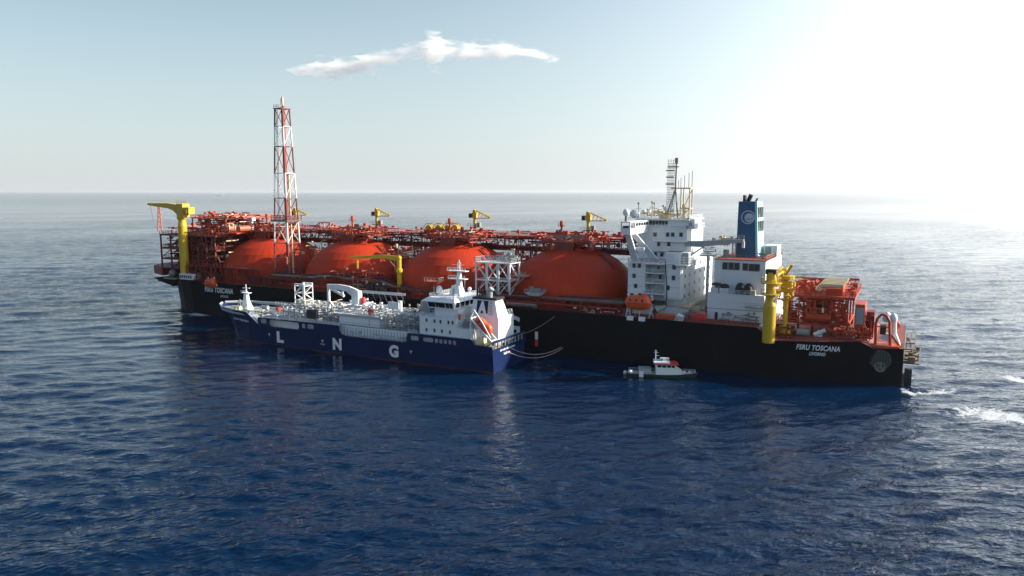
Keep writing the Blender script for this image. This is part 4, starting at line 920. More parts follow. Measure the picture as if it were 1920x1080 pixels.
b = MB(); b.lathe((x - .2, YC - 1.6, zL + 1.5), [(.3, 0), (.3, .5), (1.6, .7), (1.2, 1.2), (.01, 1.4)], 12); b.lathe((x + 2, YC - 1.6, zL + 1.5), [(1.2, 0), (1.3, .4), (.9, .9), (.01, 1.2)], 12); b.build('mushroom_vent', M['dark'], EC)
b = MB(); x, z = AY(1410, 546, YC - 2.2); b.box(x - .5, x + 1.0, YC - 2.8, YC - 1.8, zL, zL + 1.3); b.build('tank_box', M['cream'], EC)
b = MB(); x, z = AY(1343, 590, YC - 3); b.box(x - .4, x + .4, YC - 3.12, YC - 2.98, ZD, ZD + 2.1); b.build('door', M['dark'], LC)
b = MB(); clutter(b, x + 1, xL1 - 1, YC - 3.8, YC - 3.1, ZD, ZD + 2.2, 34, 140, .5); b.build('wall_fittings', M['steel'], LC, kind='stuff')
b = MB(); x, z = AY(1405, 575, YC - 3.5); b.box(x - 1, x + 4.5, YC - 4.6, YC - 3, z - .25, z); b.rail([(x - 1, YC - 4.5, z), (x + 4.5, YC - 4.5, z)], 1.1, 1.2, .08); b.build('side_landing', M['grey'], LC)
# funnel
YF = -6.0; xb0 = AY(1379.5, 486, YF)[0]; xb1 = AY(1419, 486, YF)[0]; xt0 = AY(1384, 378, YF)[0]; xt1, zft = AY(1417, 378, YF)
b = MB(); b.taper((xb0, xb1 - .4, YF, 4.5, ZC + .2), (xt0, xt1 - .4, YF + .8, 3.8, zft)); FU = b.build('funnel', M['blue'], FS)
b = MB(); b.taper((xb1 - .39, xb1 + .25, YF + .1, 4.4, ZC + .2), (xt1 - .39, xt1 + .25, YF + .9, 3.7, zft - .02)); b.build('funnel_after_face', M['cyan'], FU)
for z0, z1 in ((zft - 4.6, zft - 1.6), (zft - 8.6, zft - 5.6)):
    f = (z0 - ZC) / (zft - ZC); xx = xb1 + (xt1 - xb1) * f + .25
    for y in (-3.5, -.5, 2.2): b = MB(); b.box(xx - .3, xx + .12, y - .9, y + .9, z0, z1); b.build('louvre', M['dark'], FU)
xe, ze = AY(1402, 407.5, YF); f = (ze - ZC) / (zft - ZC); ye = YF + .8 * f - .06
o = disc_part('emblem_ring', xe, ze, 1.95, ye, .05, M['emblem'], FU, n=32, ri=1.68)
xd, zd = AY(1404, 408.5, YF); o2 = disc_part('emblem_disc', xd, zd, 1.28, ye, .05, M['emblem'], FU, n=28)
wall_text('OLT', (xd - .85, ye - .0, zd - .75), (xd + 1.05, ye - .0, zd - .75), .75, M['blue'], FU, 'emblem_lettering', shear=0, bold=.03, out=.09)
b = MB(); b.tube((xt0 + .9, -2, zft), (xt0 + .9, -2, zft + 1.8), .38, n=10); b.tube((xt0 + .9, -.5, zft), (xt0 + .9, -.5, zft + 1.7), .38, n=10); b.build('exhaust_pipe', M['dark'], FU)
b = MB(); b.tube((xt0 + 2.0, -2, zft), (xt0 + 2.9, -2.4, zft + 1.9), .62, n=12); b.build('exhaust_pipe', M['dark'], FU)
b = MB(); b.tube((xt0 + 3.8, 0, zft), (xt0 + 4.3, 0, zft + .9), .25, n=8); b.build('exhaust_pipe', M['dark'], FU)
x, z = AY(1361, 485, -8); b = MB(); b.tube((x, -8, ZC), (x, -8, ZC + 2.4), .8, n=12); b.build('roof_tank', M['steel'], EC)
b = MB(); x, z = AY(1372, 485, -8)
for s in (0, .9): b.bar((x + s, -8, ZC), (x + s, -8, ZC + 5.4), .14); b.bar((x + s, -7, ZC), (x + s, -7, ZC + 5.4), .14)
for k in range(6): b.bar((x, -8, ZC + .9 * k), (x + .9, -8, ZC + .9 * k + .9), .12); b.box(x, x + .9, -8, -7, ZC + .9 * k, ZC + .9 * k + .06)
b.build('lattice_pole', M['grey'], EC)
b = MB(); x, z = AY(1441, 476, -2); b.box(x - 1.7, x + 2.0, 0, 7, ZC + .2, ZC + 3.4); o = b.build('air_unit', M['white'], EC); b = MB(); b.box(x - 1.3, x + .3, -.06, .0, ZC + .9, ZC + 3.0); b.build('grille', M['steel'], o)
b = MB(); clutter(b, xb1 + .5, x1 - .3, -10, -3, ZC + .2, ZC + 1.8, 16, 144, .5); b.build('roof_pipework', M['steel'], EC, kind='stuff')
# after face windows of casing
for y in (-9, -4, 1, 6): b = MB(); b.box(x1 - .02, x1 + .06, y, y + 2.2, ZC - 4.6, ZC - 1.4); b.build('window', M['cream'], EC)

# ---------------------------------------------------------------- quarter cranes and after deck
def q_crane(px, pyb, pyt, Y, r, name='stern_crane'):
    x, zb = AY(px, pyb, Y); zt = AY(px, pyt, Y)[1]
    b = MB(); b.tube((x, Y, zb - .3), (x, Y, zt), r, n=20); b.tube((x, Y, zt), (x, Y, zt + 1.4), r, r * .72, n=20); return x, zb, zt, b.build(name, M['yel'], FS)
x, zb, zt, SC = q_crane(1440.5, 640, 573, -24.0, 1.62)
b = MB(); b.lathe((x, -24, zt + 1.4), [(1.2, 0), (1.2, 1.2), (2.2, 1.4), (2.2, 1.8), (1.2, 1.8), (1.2, 4.6), (1.5, 4.7), (1.5, 5.2), (1.2, 5.3), (1.2, 7.4)], 16); b.build('crane_head', M['yel'], SC)
b = MB(); b.lathe((x, -24, zt + 5.8), [(1.2, 0), (2.6, .1), (2.6, .35), (1.2, .4)], 14); b.lathe((x, -24, zt + 2.8), [(1.2, 0), (2.5, .1), (2.5, .35), (1.2, .4)], 14)
b.build('crane_gallery', M['yel'], SC)
b = MB()
for zz, rr in ((zt + 3.2, 2.4), (zt + 6.2, 2.5)):
    for i in range(12):
        t = i * R(30); t2 = t + R(30); p = Vector((x + rr * math.cos(t), -24 + rr * math.sin(t), zz)); q = Vector((x + rr * math.cos(t2), -24 + rr * math.sin(t2), zz)); b.bar(p, p + Vector((0, 0, 1.2)), .1); b.bar(p + Vector((0, 0, 1.2)), q + Vector((0, 0, 1.2)), .1)
b.build('railing', M['yel'], SC)
b = MB(); b.box(x - 1.3, x + 1.3, -25.0, -22.8, zt + 8.4, zt + 9.6); b.build('crane_cab', M['dark'], SC)
b = MB(); b.box(x - 1.0, x + 1.0, -24.8, -23.0, zt + 7.2, zt + 8.4); b.build('cab_base', M['yel'], SC)
xj, zj = AY(1471, 502, -16)
b = MB()
for s in (-.9, .9):
    b.bar((x + .8 + s * .4, -23, zt + 8), (xj + s, -14, zj), .6); b.bar((x + .8 + s * .4, -23, zt + 5), (xj + s, -14, zj - 2.5), .45)
for i in range(6):
    f = i / 6; f2 = (i + 1) / 6
    b.bar((x + .8 + (xj - x - .8) * f, -23 + 9 * f, zt + 8 + (zj - zt - 8) * f), (x + .8 + (xj - x - .8) * f2, -23 + 9 * f2, zt + 5 + (zj - 2.5 - zt - 5) * f2), .35)
b.build('jib', M['yel'], SC)
b = MB(); clutter(b, x + 1, x + 5.4, -23, -17, zt + 1.5, zt + 6.5, 34, 150, .8); b.build('crane_machinery', M['yel'], SC, kind='stuff')
Y2 = -17.0; x2, zb2_ = AY(1472, 602, Y2); zt2 = AY(1476, 517, Y2)[1]
b = MB(); b.tube((x2, Y2, 10.4), (x2, Y2, zt2), .65, n=14); b.tube((x2, Y2, 10.4), (x2, Y2, 13), 1.6, n=14); C2 = b.build('inner_stern_crane', M['yel'], FS)
b = MB(); b.lathe((x2, Y2, zt2 - 1), [(.8, 0), (2.0, .1), (2.0, 1.0), (.8, 1.2)], 12); b.bar((x2, Y2, zt2 - .5), (x2 + 4.5, Y2 + 1, zt2 - .2), .5); b.bar((x2 - .5, Y2, zt2), (x2 + 1.2, Y2, zt2 + 3), .7); b.build('crane_head', M['yel'], C2)

# after power module: heavy red frame with floors, drum, columns, roof ducts
P0, PZ0 = AY(1494, 607, -13); P1 = AY(1590, 607, -13)[0]; zf = AY(1540, 607, -13)[1]; zf2 = AY(1540, 561, -13)[1]; zr_ = AY(1540, 548, -13)[1]
b = MB(); b.box(P0, P1, -13, 10, zf - .7, zf); PM = b.build('power_module', M['red'], FS)
e0 = AY(1478, 555, -13)[0]; e1 = AY(1604, 555, -13)[0]
b = MB(); b.box(e0, e1, -14, 11, zf2 + .3, zf2 + 1.0); o = b.build('upper_floor', M['red'], PM)
b = MB(); b.rail([(e0, -14, zf2 + 1), (e1, -14, zf2 + 1), (e1, 11, zf2 + 1)], 1.3, 1.3, .13, 3); b.rail([(e0, -14, zf2 + 1), (e0, 11, zf2 + 1), (e1, 11, zf2 + 1)], 1.3, 1.3, .12, 3); b.build('railing', M['red'], o)
nx = 7
for i in range(nx):
    x = P0 + .3 + (P1 - P0 - .6) * i / (nx - 1)
    for y in (-12.7, -2, 9.7): b = MB(); b.bar((x, y, zf), (x, y, zf2 + .3), .42); b.build('column', M['red'], PM)
for i in (1, 4, 5):
    x = P0 + .3 + (P1 - P0 - .6) * i / (nx - 1); xn = P0 + .3 + (P1 - P0 - .6) * (i + 1) / (nx - 1); b = MB(); b.bar((x, -12.7, zf2), (xn, -12.7, zf), .3); b.build('brace', M['red'], PM)
b = MB(); zd_ = zf + 1.7; xd0 = AY(1512, 596, -14)[0]; xd1 = AY(1557, 596, -14)[0]; b.tube((xd0, -13.8, zd_), (xd1, -13.8, zd_), 1.05, n=16); b.build('separator_drum', M['red'], PM)
b = MB(); b.box(P0 + 3.4, P1 - 4.4, -9.5, 6, zf, zf2 - .6); b.build('machinery_house', M['redd'], PM)
b = MB(); clutter(b, P0 + .5, P1 - .5, -13, -9.6, zf, zf2, 190, 160, .7); b.build('pipework', M['red'], PM, kind='stuff')
b = MB(); clutter(b, P0, P1, -12.8, -11.8, zf, zf2, 16, 161, .6); b.build('fittings', M['cream'], PM, kind='stuff')
b = MB(); b.box(AY(1541, 580, -13)[0], AY(1545, 580, -13)[0], -13.2, -13, AY(1541, 586, -13)[1], AY(1541, 577, -13)[1]); b.build('white_panel', M['mark'], PM)
# roof: box unit with pale ducts running inboard
r0 = AY(1544, 552, -12)[0]; r1 = AY(1580, 552, -12)[0]; zt_ = zf2 + 1.0
b = MB(); b.box(r0 + .6, r1, -12, 6, zt_, zt_ + 1.9); o = b.build('exhaust_housing', M['red'], PM)
for i in range(6):
    y = -12.5 + i * 3.2; b = MB(); b.tube((r0 - .6, y, zt_ + 2.7), (r1 + .2, y, zt_ + 2.7), .62, n=10); b.tube((r0 - .6, y, zt_ + 2.7), (r0 - 1.6, y, zt_ + 1.3), .62, n=10); b.build('roof_duct', M['cream'], o)
b = MB(); clutter(b, e0 + .5, r0 - 1, -13, 8, zt_, zt_ + 2.6, 60, 162, .8); clutter(b, r1 + .3, e1 - .3, -13, 8, zt_, zt_ + 3, 26, 163, .7); b.build('roof_pipework', M['red'], PM, kind='stuff')
b = MB(); clutter(b, e0 + .5, r0, -12, 8, zt_, zt_ + 2.8, 16, 164, .7); b.build('roof_fittings', M['pink'], PM, kind='stuff')
# legs and diagonal under the module, white machinery on deck
for px in (1496, 1523, 1560, 1587):
    x = AY(px, 612, -13)[0]
    for y in (-12.4, 8): b = MB(); b.bar((x, y, 10.4), (x, y, zf - .7), .6); b.build('module_leg', M['redd'], PM)
b = MB(); x, z = AY(1552, 612, -14.5); x_, z_ = AY(1568, 630, -14.5); b.bar((x, -14.5, z), (x_ + 1, -14.5, z_), .5); b.bar((x, -16.0, z), (x_ + 1, -16.0, z_), .5); b.add([(x, -14.5, z), (x, -16, z), (x_ + 1, -16, z_), (x_ + 1, -14.5, z_)], [(0, 1, 2, 3)]); b.build('stair', M['red'], PM)
x, z = AY(1506, 620, -15); b = MB(); b.tube((x - 1.6, -15, 11.4), (x + 1.6, -15, 11.4), .95, n=12); b.build('white_air_receiver', M['grey'], FS)
x, z = AY(1536, 622, -15); b = MB(); b.tube((x, -15, 10.8), (x, -15, 12.4), .9, .5, n=12); b.tube((x - 1.2, -16, 11.2), (x + 1.6, -15.5, 12.6), .55, n=10); b.build('mooring_winch', M['mark'], FS)
b = MB(); clutter(b, AY(1455, 618, -14)[0], AY(1495, 618, -14)[0], -20, -12, 10.4, 13.4, 60, 170, .7); b.build('deck_machinery', M['redd'], FS, kind='stuff')
b = MB(); clutter(b, AY(1465, 600, -12)[0], AY(1492, 600, -12)[0], -14, -4, 13, 17.5, 36, 171, .9); b.build('deck_machinery', M['red'], FS, kind='stuff')
x, z = AY(1474, 572, -6); b = MB(); b.box(x - .2, x + 1.4, -7, -2, 14, z + 3); clutter(b, x - 1, x + 3, -8, -2, 16, z + 3, 12, 172, .8); b.build('pipe_rack_post', M['brightred'], FS)
# side house with pale panel, small red tower, orange locker
x0, z0 = AY(1601, 621, -15); x1, z1 = AY(1622, 576, -15)
b = MB(); b.box(x0, x1, -15, -6, z0 - .5, z1 + .6); H = b.build('red_deck_house', M['red'], FS)
b = MB(); b.box(x0 + .3, x0 + 2.1, -15.08, -14.98, z1 - 4.6, z1 - .3); b.build('pale_panel', M['grey'], H)
b = MB(); b.box(x0 - 1.5, x1 - .6, -15.6, -14, z0 - 1.1, z0 + .4); b.build('orange_locker', M['orange'], FS)
x0, z0 = AY(1624, 603, -13); x1, z1 = AY(1640, 590, -13); b = MB(); b.box(x0, x1, -13, -8, 12, z1 + .6); clutter(b, x0 - .8, x1, -14.5, -13.2, 11, z1, 24, 180, .6); b.build('small_red_tower', M['redd'], FS)
b = MB(); clutter(b, AY(1565, 630, -17)[0], AY(1636, 630, -17)[0], -19.5, -13, 11.2, 14.2, 90, 181, .7); b.build('after_deck_gear', M['red'], FS, kind='stuff')
b = MB(); clutter(b, AY(1585, 630, -17)[0], AY(1612, 630, -17)[0], -18.5, -15, 11.2, 13.4, 12, 182, .7); b.build('after_deck_fittings', M['mark'], FS, kind='stuff')
b = MB(); b.rail([(104.5, -23.6, 10.4), (117, -22.2, 11.0), (124, -20.8, 11.5)], 1.0, 1.6, .07, 2); b.build('quarter_railing', M['deckred'], FS)
# arched A-frame at the quarter
def arch(Y, s=1.0, m='red'):
    b = MB(); pts = [AY(1641, 655, Y), AY(1642, 606, Y), AY(1646, 596, Y), AY(1655, 588.5, Y), AY(1663, 593, Y), AY(1668, 602, Y), AY(1669, 655, Y)]
    b.path([(x, Y, z) for x, z in pts], .33, 8); return b.build('arched_frame', M[m], FS)
A1 = arch(-18.0); A2 = arch(-15.0)
b = MB(); xa, za = AY(1642, 612, -18); xb_, _ = AY(1669, 612, -18); b.bar((xa, -18, za), (xb_, -18, za), .25); b.bar((xa, -18, za), (xa, -15, za), .3); b.bar((xb_, -18, za), (xb_, -15, za), .3)
b.bar((xb_, -18, za - 1.5), (xb_ + 2.6, -17, 10), .45); b.build('frame_tie', M['red'], FS)
b = MB(); b.box(xa + 1, xb_ - .9, -17.4, -15.6, 13.0, 15.3); b.build('net_drum', M['dark'], FS)
b = MB(); b.ball((xa + 2.4, -16.6, 17.4), 1.1, 10, 1.3); b.ball((xa + 3.9, -16.6, 17.2), 1.0, 10, 1.4); b.build('white_float', M['mark'], FS)
b = MB(); b.prism([(xa + .8, 11.9), (xb_ + .6, 11.0), (xb_ + .6, 13.0), (xb_ - 1, 13.4)], -17.2, -15.2); b.build('white_cover', M['mark'], FS)
b = MB(); b.box(xa - .4, xb_ + 2.4, -19.2, -14.5, 9.9, 10.5); b.build('frame_bed', M['orange'], FS)
xs_, zs_ = AY(1679, 618, -15); b = MB(); b.path([(xs_ - .4, -15, zs_ + 3.2), (xs_ - .2, -15, zs_ - 1), (xs_ + .8, -15, zs_ - 3.5), (xs_ + 1.0, -15, 9)], .55, 10); b.build('white_vent_pipe', M['mark'], FS)
b = MB(); x, z = AY(1680, 610, -12); b.tube((x, -12.4, z), (x, -11.2, z), 1.0, n=14); b.build('life_ring', M['brightred'], FS)
# overhanging stern gear
b = MB(); b.box(134.0, 136.6, -16.5, 8, 9.4, 9.7); b.rail([(136.5, -16.5, 9.7), (136.5, 8, 9.7)], 1.1, 2, .1); clutter(b, 134.2, 136.4, -16, -10, 9.7, 11.4, 14, 190, .5); b.build('stern_platform', M['steel'], FS)
b = MB(); b.box(134.0, 137.6, -15.5, 6, 5.6, 5.9); clutter(b, 134.2, 137.4, -15, -8, 5.9, 8.6, 26, 191, .6); b.box(135, 136.6, -15.6, -13, 6, 7.4); b.build('stern_platform', M['pipe'], FS)
xk, zk = AY(1706, 692, -15); b = MB()
b.box(xk - 1.2, xk + .5, -16, -14.4, -1.5, zk); b.build('stern_fender_pile', M['dark'], FS)
b = MB(); b.box(134, xk - 1.3, -15.6, -14.8, 2.0, 2.6); b.box(134, xk - 1.3, -15.6, -14.8, .3, .8); clutter(b, 134.3, xk - 1.4, -15.6, -14.6, .6, 3.0, 14, 192, .5); b.build('pile_bracket', M['steel'], FS)

# ---------------------------------------------------------------- lifeboats hung on the terminal ship
def lifeboat(loc, ln, hw, hh, label, cat='lifeboat', rot=0, pitch=0.0):
    root = thing('lifeboat', label, cat, loc); root.rotation_euler = (0, pitch, rot)
    b = MB(); b.smooth = True; n = 13; rows = []
    for i in range(n):
        t = -1 + 2 * i / (n - 1); k = math.sqrt(max(0.02, 1 - abs(t) ** 3.2))
        rows.append([(t * ln / 2, hw * k * math.cos(a), (hh * .50 * k * math.sin(a) if a > math.pi else hh * .02)) for a in np.linspace(math.pi, 2 * math.pi, 8)])
    vs = [p for r_ in rows for p in r_]; m = 8
    fs = [(i * m + j, i * m + j + 1, (i + 1) * m + j + 1, (i + 1) * m + j) for i in range(n - 1) for j in range(m - 1)] + [tuple(range(m)), tuple(range((n - 1) * m, n * m))]
    b.add(vs, fs); h = b.build('boat_hull', M['orange'], None); h.parent = root
    b = MB(); b.smooth = True; rows = []
    for i in range(n):
        t = -1 + 2 * i / (n - 1); k = math.sqrt(max(0.02, 1 - abs(t) ** 3.2)); top = hh * (.46 + (.12 if t > .25 else 0)) * (1 - abs(t) ** 5)
        rows.append([(t * ln / 2 * .985, hw * .93 * k * math.cos(a), hh * .03 + top * math.sin(a) ** .7) for a in np.linspace(0, math.pi, 8)])
    vs = [p for r_ in rows for p in r_]; b.add(vs, fs); h = b.build('canopy', M['orange'], None); h.parent = root
    b = MB(); b.box(-ln * .46, ln * .46, -hw * 1.03, hw * 1.03, -.10, .08); h = b.build('rubbing_strake', M['brightred'], None); h.parent = root
    for t in (-.22, 0, .22):
        b = MB(); b.box(t * ln - .25, t * ln + .25, -hw * .95, -hw * .80, hh * .12, hh * .26); h = b.build('porthole', M['glass'], None); h.parent = root
    return root
x0, z0 = AY(1171, 566, -24.2); x1, z1 = AY(1222, 566, -24.2)
lifeboat(((x0 + x1) / 2, -24.2, z0 + .1), x1 - x0, 1.7, 4.3, 'orange enclosed lifeboat hung in white davits beside the white accommodation block')
x0, z0 = AY(385.5, 530, -25); x1, _ = AY(406, 530, -25)
lifeboat(((x0 + x1) / 2, -25.3, z0), (x1 - x0) * .95, 1.7, 3.6, 'small round orange rescue boat hung below the bow, above the ship name', 'rescue boat')

# ================================================================ small blue carrier moored alongside
CY = -45.3
CR = thing('blue_gas_carrier', 'small navy blue gas carrier with large white letters moored alongside the black hull', 'ship', (-20, CY, 0))
sc = [((-78.5, -73), .7, .2, 10.6, 9.2), ((-76, -71), 4.0, 1.5, 10.5, 9.1), ((-71.5, -67.5), 7.0, 4.2, 10.4, 9.0), (-64, 8.9, 6.9, 10.2, 8.8), (-57.0, 9.6, 8.6, 10.05, 8.7), (-51.5, 9.75, 9.3, 6.5, 6.45),
      (-46, 9.75, 9.6, 6.0, 5.95), (-30, 9.75, 9.7, 5.9, 5.85), (0, 9.75, 9.7, 5.7, 5.65), (25, 9.75, 9.6, 5.6, 5.55), (30, 9.7, 9.4, 5.6, 5.55), (36, 9.5, 9.0, 5.9, 5.7)]
def sh(b, dy=CY):
    b.v = [(x, y + dy, z) for x, y, z in b.v]; return b
hb, _ = hull_mesh([s[:4] for s in sc], zb=-2.0)
sh(hb).build('hull', M['navy'], CR)
b = MB(); dv = []
for x, hd, hw, zt, zd in sc:
    xd = x[0] + .4 if isinstance(x, tuple) else x; dv += [(xd, CY - hd + .3, zd), (xd, CY + hd - .3, zd)]
b.add(dv, [(2 * i, 2 * i + 1, 2 * i + 3, 2 * i + 2) for i in range(len(sc) - 1)]); b.build('deck', M['grey'], CR)
for s in (-1, 1):                                # pale bulwark lining and capping
    b = MB(); P = [((x[0] + .3 if isinstance(x, tuple) else x), CY + s * (hd - .22), zt, zd) for x, hd, hw, zt, zd in sc[:6]]
    for p, q in zip(P, P[1:]): b.add([(p[0], p[1], p[3]), (q[0], q[1], q[3]), (q[0], q[1], q[2]), (p[0], p[1], p[2])], [(0, 1, 2, 3)])
    b.build('bulwark_lining', M['grey'], CR)
    b = MB(); P = [((x[0] if isinstance(x, tuple) else x), CY + s * (hd - .05), zt + .05) for x, hd, hw, zt, zd in sc[:6]]; b.path(P, .17, 6); b.build('capping_rail', M['whitec'], CR)
b = MB()
for p, q in zip(sc[3:-1], sc[4:]): b.add([(p[0], CY - p[2] - .12, -.6), (q[0], CY - q[2] - .12, -.6), (q[0], CY - q[2] - .14, .38), (p[0], CY - p[2] - .14, .38)], [(0, 1, 2, 3)])
b.build('boot_topping', M['boot'], CR)
# upper side plating with openings, made as a plate with real holes
def holed_plate(outer, holes, y, t, m, parent, name='side_plating'):
    c = bpy.data.curves.new('p', 'CURVE'); c.dimensions = '2D'; c.fill_mode = 'BOTH'; c.extrude = t / 2
    for poly in [outer] + holes:
        s = c.splines.new('POLY'); s.points.add(len(poly) - 1); s.use_cyclic_u = True
        for i, (x, z) in enumerate(poly): s.points[i].co = (x, z, 0, 1)
    o = bpy.data.objects.new('p', c); col.objects.link(o); dg = bpy.context.evaluated_depsgraph_get()
    me = bpy.data.meshes.new_from_object(o.evaluated_get(dg)); bpy.data.objects.remove(o)
    for v in me.vertices: v.co = (v.co.x, y + v.co.z, v.co.y)
    me.materials.clear(); me.materials.append(m); me.name = name; return link(name, me, parent)
def rrect(x0, x1, z0, z1, r, n=4, dz=0.0):
    pts = []
    for cx, cz, a in ((x1 - r, z1 - r, 0), (x0 + r, z1 - r, 90), (x0 + r, z0 + r, 180), (x1 - r, z0 + r, 270)):
        for k in range(n + 1): t = R(a + 90 * k / n); pts.append((cx + r * math.cos(t), cz + r * math.sin(t)))
    return pts
holes = [rrect(-46.3, -33.6, 6.1, 8.45, .9), rrect(-50.2, -47.6, 6.9, 8.35, .5), rrect(-32.4, -30.9, 6.8, 8.3, .5), rrect(-30.2, -27.5, 6.8, 8.3, .5),
         rrect(9.2, 12.0, 6.9, 8.3, .5), rrect(13.5, 17.0, 6.9, 8.15, .5)] + [rrect(17.5 + i * 1.5, 18.6 + i * 1.5, 6.9, 8.1, .25) for i in range(5)]
out_ = [(-51.4, 5.4), (36.1, 5.4), (36.1, 7.5), (30.3, 7.5), (29.6, 8.9), (8.2, 8.9), (7.6, 6.3), (6.6, 5.9), (-15.0, 5.9), (-16.6, 6.5), (-17.3, 7.5), (-17.5, 8.85), (-51.4, 8.7)]
for s, nm in ((-1, 'p'), (1, 's')):
    o = holed_plate(out_, holes, CY + s * 9.85, .18, M['navy'], CR)
b = MB(); b.box(-51, 30, CY - 8.2, CY - 8.0, 5.7, 8.7); b.build('inner_bulkhead', M['whitec'], CR)
b = MB(); b.box(-51.3, 29.6, CY - 9.7, CY + 9.7, 8.55, 8.7) if False else b.box(-51.3, -17.6, CY - 9.7, CY + 9.7, 8.5, 8.7); b.box(-17.59, 8.2, CY - 7.8, CY + 9.7, 8.5, 8.7); b.box(8.21, 29.6, CY - 9.7, CY + 9.7, 8.5, 8.7); b.build('trunk_deck', M['grey'], CR)
b = MB()
for i in range(22): x = -16.5 + i * 1.1; b.bar((x, CY - 8.35, 5.8), (x, CY - 8.35, 8.4), .12)
b.build('bulkhead_ribs', M['grey'], CR)
b = MB(); b.tube((-3, CY - 8.9, 6.2), (7, CY - 8.9, 6.2), .3, n=8); clutter(b, -16, 7, CY - 9.3, CY - 8.5, 5.9, 7.2, 26, 201, .5); b.build('side_pipes', M['grey'], CR, kind='stuff')
b = MB(); b.rail([(-16.5, CY - 9.6, 5.9), (7.4, CY - 9.6, 5.9)], 1.0, 1.5, .06, 2); b.build('side_rail', M['whitec'], CR)
yp = CY - 9.97
for ch, xa_, xb_ in (('L', -43.2, -40.2), ('N', -19.9, -16.4), ('G', 1.5, 4.9)):
    wall_text(ch, (xa_, yp, 1.25), (xb_, yp, 1.25), 3.65, M['mark'], CR, shear=0, bold=.055, out=.05)
for x in (-46.5, -24.0, 9.3): wall_text('T', (x - .45, yp, 3.0), (x + .45, yp, 3.0), .8, M['mark'], CR, 'tug_mark', shear=0, bold=.04, out=.05)
wall_text('TUG', (-24.9, yp, 2.3), (-23.1, yp, 2.3), .4, M['mark'], CR, 'tug_mark', shear=0, out=.05)
def carY(x, z):
    xs = [(s[0][0] + (s[0][1] - s[0][0]) * .3 if isinstance(s[0], tuple) else s[0]) for s in sc]; hd = np.interp(x, xs, [s[1] for s in sc]); hw = np.interp(x, xs, [s[2] for s in sc]); zt = np.interp(x, xs, [s[3] for s in sc])
    return CY - (hw + (hd - hw) * max(0, z / zt) ** 1.6) - .12
a = AY(436, 599.5, CY - 8.4); c = AY(467, 606, CY - 9.3)
wall_text('Avenir Aspiration', (a[0], -53, a[1]), (c[0], -54, c[1]), 1.1, M['mark'], CR, shear=.2, bold=.03, conform=carY)
# name on the transom (faces aft)
def transom_text(txt, y0, y1, z0, h, x):
    me, v = text_part(txt, abs(y1 - y0), h, M['mark'], CR, shear=.25, bold=.04); ym = (y0 + y1) / 2
    w_ = np.array([(x, ym + a, z0 + c) for a, c, _ in v]); me.vertices.foreach_set('co', w_.ravel()); me.materials.clear(); me.materials.append(M['mark']); me.name = 'lettering'; me.update(); return link('lettering', me, CR)
transom_text('Avenir Aspiration', CY - 5.6, CY + 3.2, 5.2, .85, 36.1); transom_text('Valletta', CY - 3.4, CY + .2, 4.1, .7, 36.1)
b = MB(); b.box(35.8, 36.08, CY - 9.5, CY + 9.5, 5.5, 6.6); o = b.build('transom_bulwark', M['navy'], CR)
for i in range(9): b = MB(); y = CY - 8.2 + i * 2.0; b.box(35.7, 36.0, y - .12, y + .12, 6.6, 8.3); b.build('transom_stanchion', M['grey'], CR)
b = MB(); b.box(35.6, 36.08, CY - 9.5, CY + 9.5, 8.3, 8.7); b.build('poop_deck_edge', M['navy'], CR)
# accommodation
b = MB(); b.box(11.3, 23.6, CY - 8.3, CY + 8.3, 8.75, 13.9); b.box(23.61, 29.2, CY - 8.3, CY + 2, 8.75, 11.3); CH = b.build('deck_house', M['whitec'], CR)
yh = CY - 8.3
windows([(800, 600), (815, 602), (826, 603), (841, 604.5), (849, 605)], 0, yh, .42, .8, CH)
windows([(800, 618), (815, 619.5), (829, 621), (844, 623)], 0, yh, .42, .8, CH)
b = MB(); b.rail([(11.4, yh + .2, 13.9), (15.5, yh + .2, 13.9)], 1.0, .9, .07, 3); b.rail([(18, yh + .2, 13.9), (23.5, yh + .2, 13.9), (23.5, CY + 8, 13.9)], 1.0, 1.1, .07, 3); b.build('railing', M['whitec'], CH)
b = MB(); b.box(15.0, 23.0, CY - 6.0, CY + 7, 13.9, 16.2); b.build('bridge_deck_house', M['whitec'], CH)
# wheelhouse: raked windows, overhanging roof
b = MB(); zb_, zt_ = 16.2, 18.2
b.taper((13.6, 22.0, CY - 6.8, CY + 7.2, zb_), (12.6, 22.2, CY - 7.3, CY + 7.7, zt_)); WH = b.build('wheelhouse', M['whitec'], CR)
b = MB(); b.taper((11.6, 23.0, CY - 7.9, CY + 8.2, zt_ + .01), (13.2, 22.0, CY - 6.6, CY + 7.2, zt_ + 1.1)); b.build('wheelhouse_roof', M['whitec'], WH)
for i, (x0_, x1_) in enumerate(((13.7, 16.0), (16.3, 16.9), (17.1, 19.2), (19.6, 20.6), (20.9, 21.8))):
    b = MB(); b.add([(x0_, CY - 6.98, zb_ + .35), (x1_, CY - 6.98, zb_ + .35), (x1_ - .1, CY - 7.33, zt_ - .25), (x0_ - .25, CY - 7.33, zt_ - .25), (x0_, CY - 6.7, zb_ + .35), (x1_, CY - 6.7, zb_ + .35), (x1_ - .1, CY - 7.1, zt_ - .25), (x0_ - .25, CY - 7.1, zt_ - .25)], [(0, 1, 2, 3), (4, 5, 6, 7), (0, 1, 5, 4), (2, 3, 7, 6), (0, 3, 7, 4), (1, 2, 6, 5)]); b.build('wheelhouse_window', M['glass'], WH)
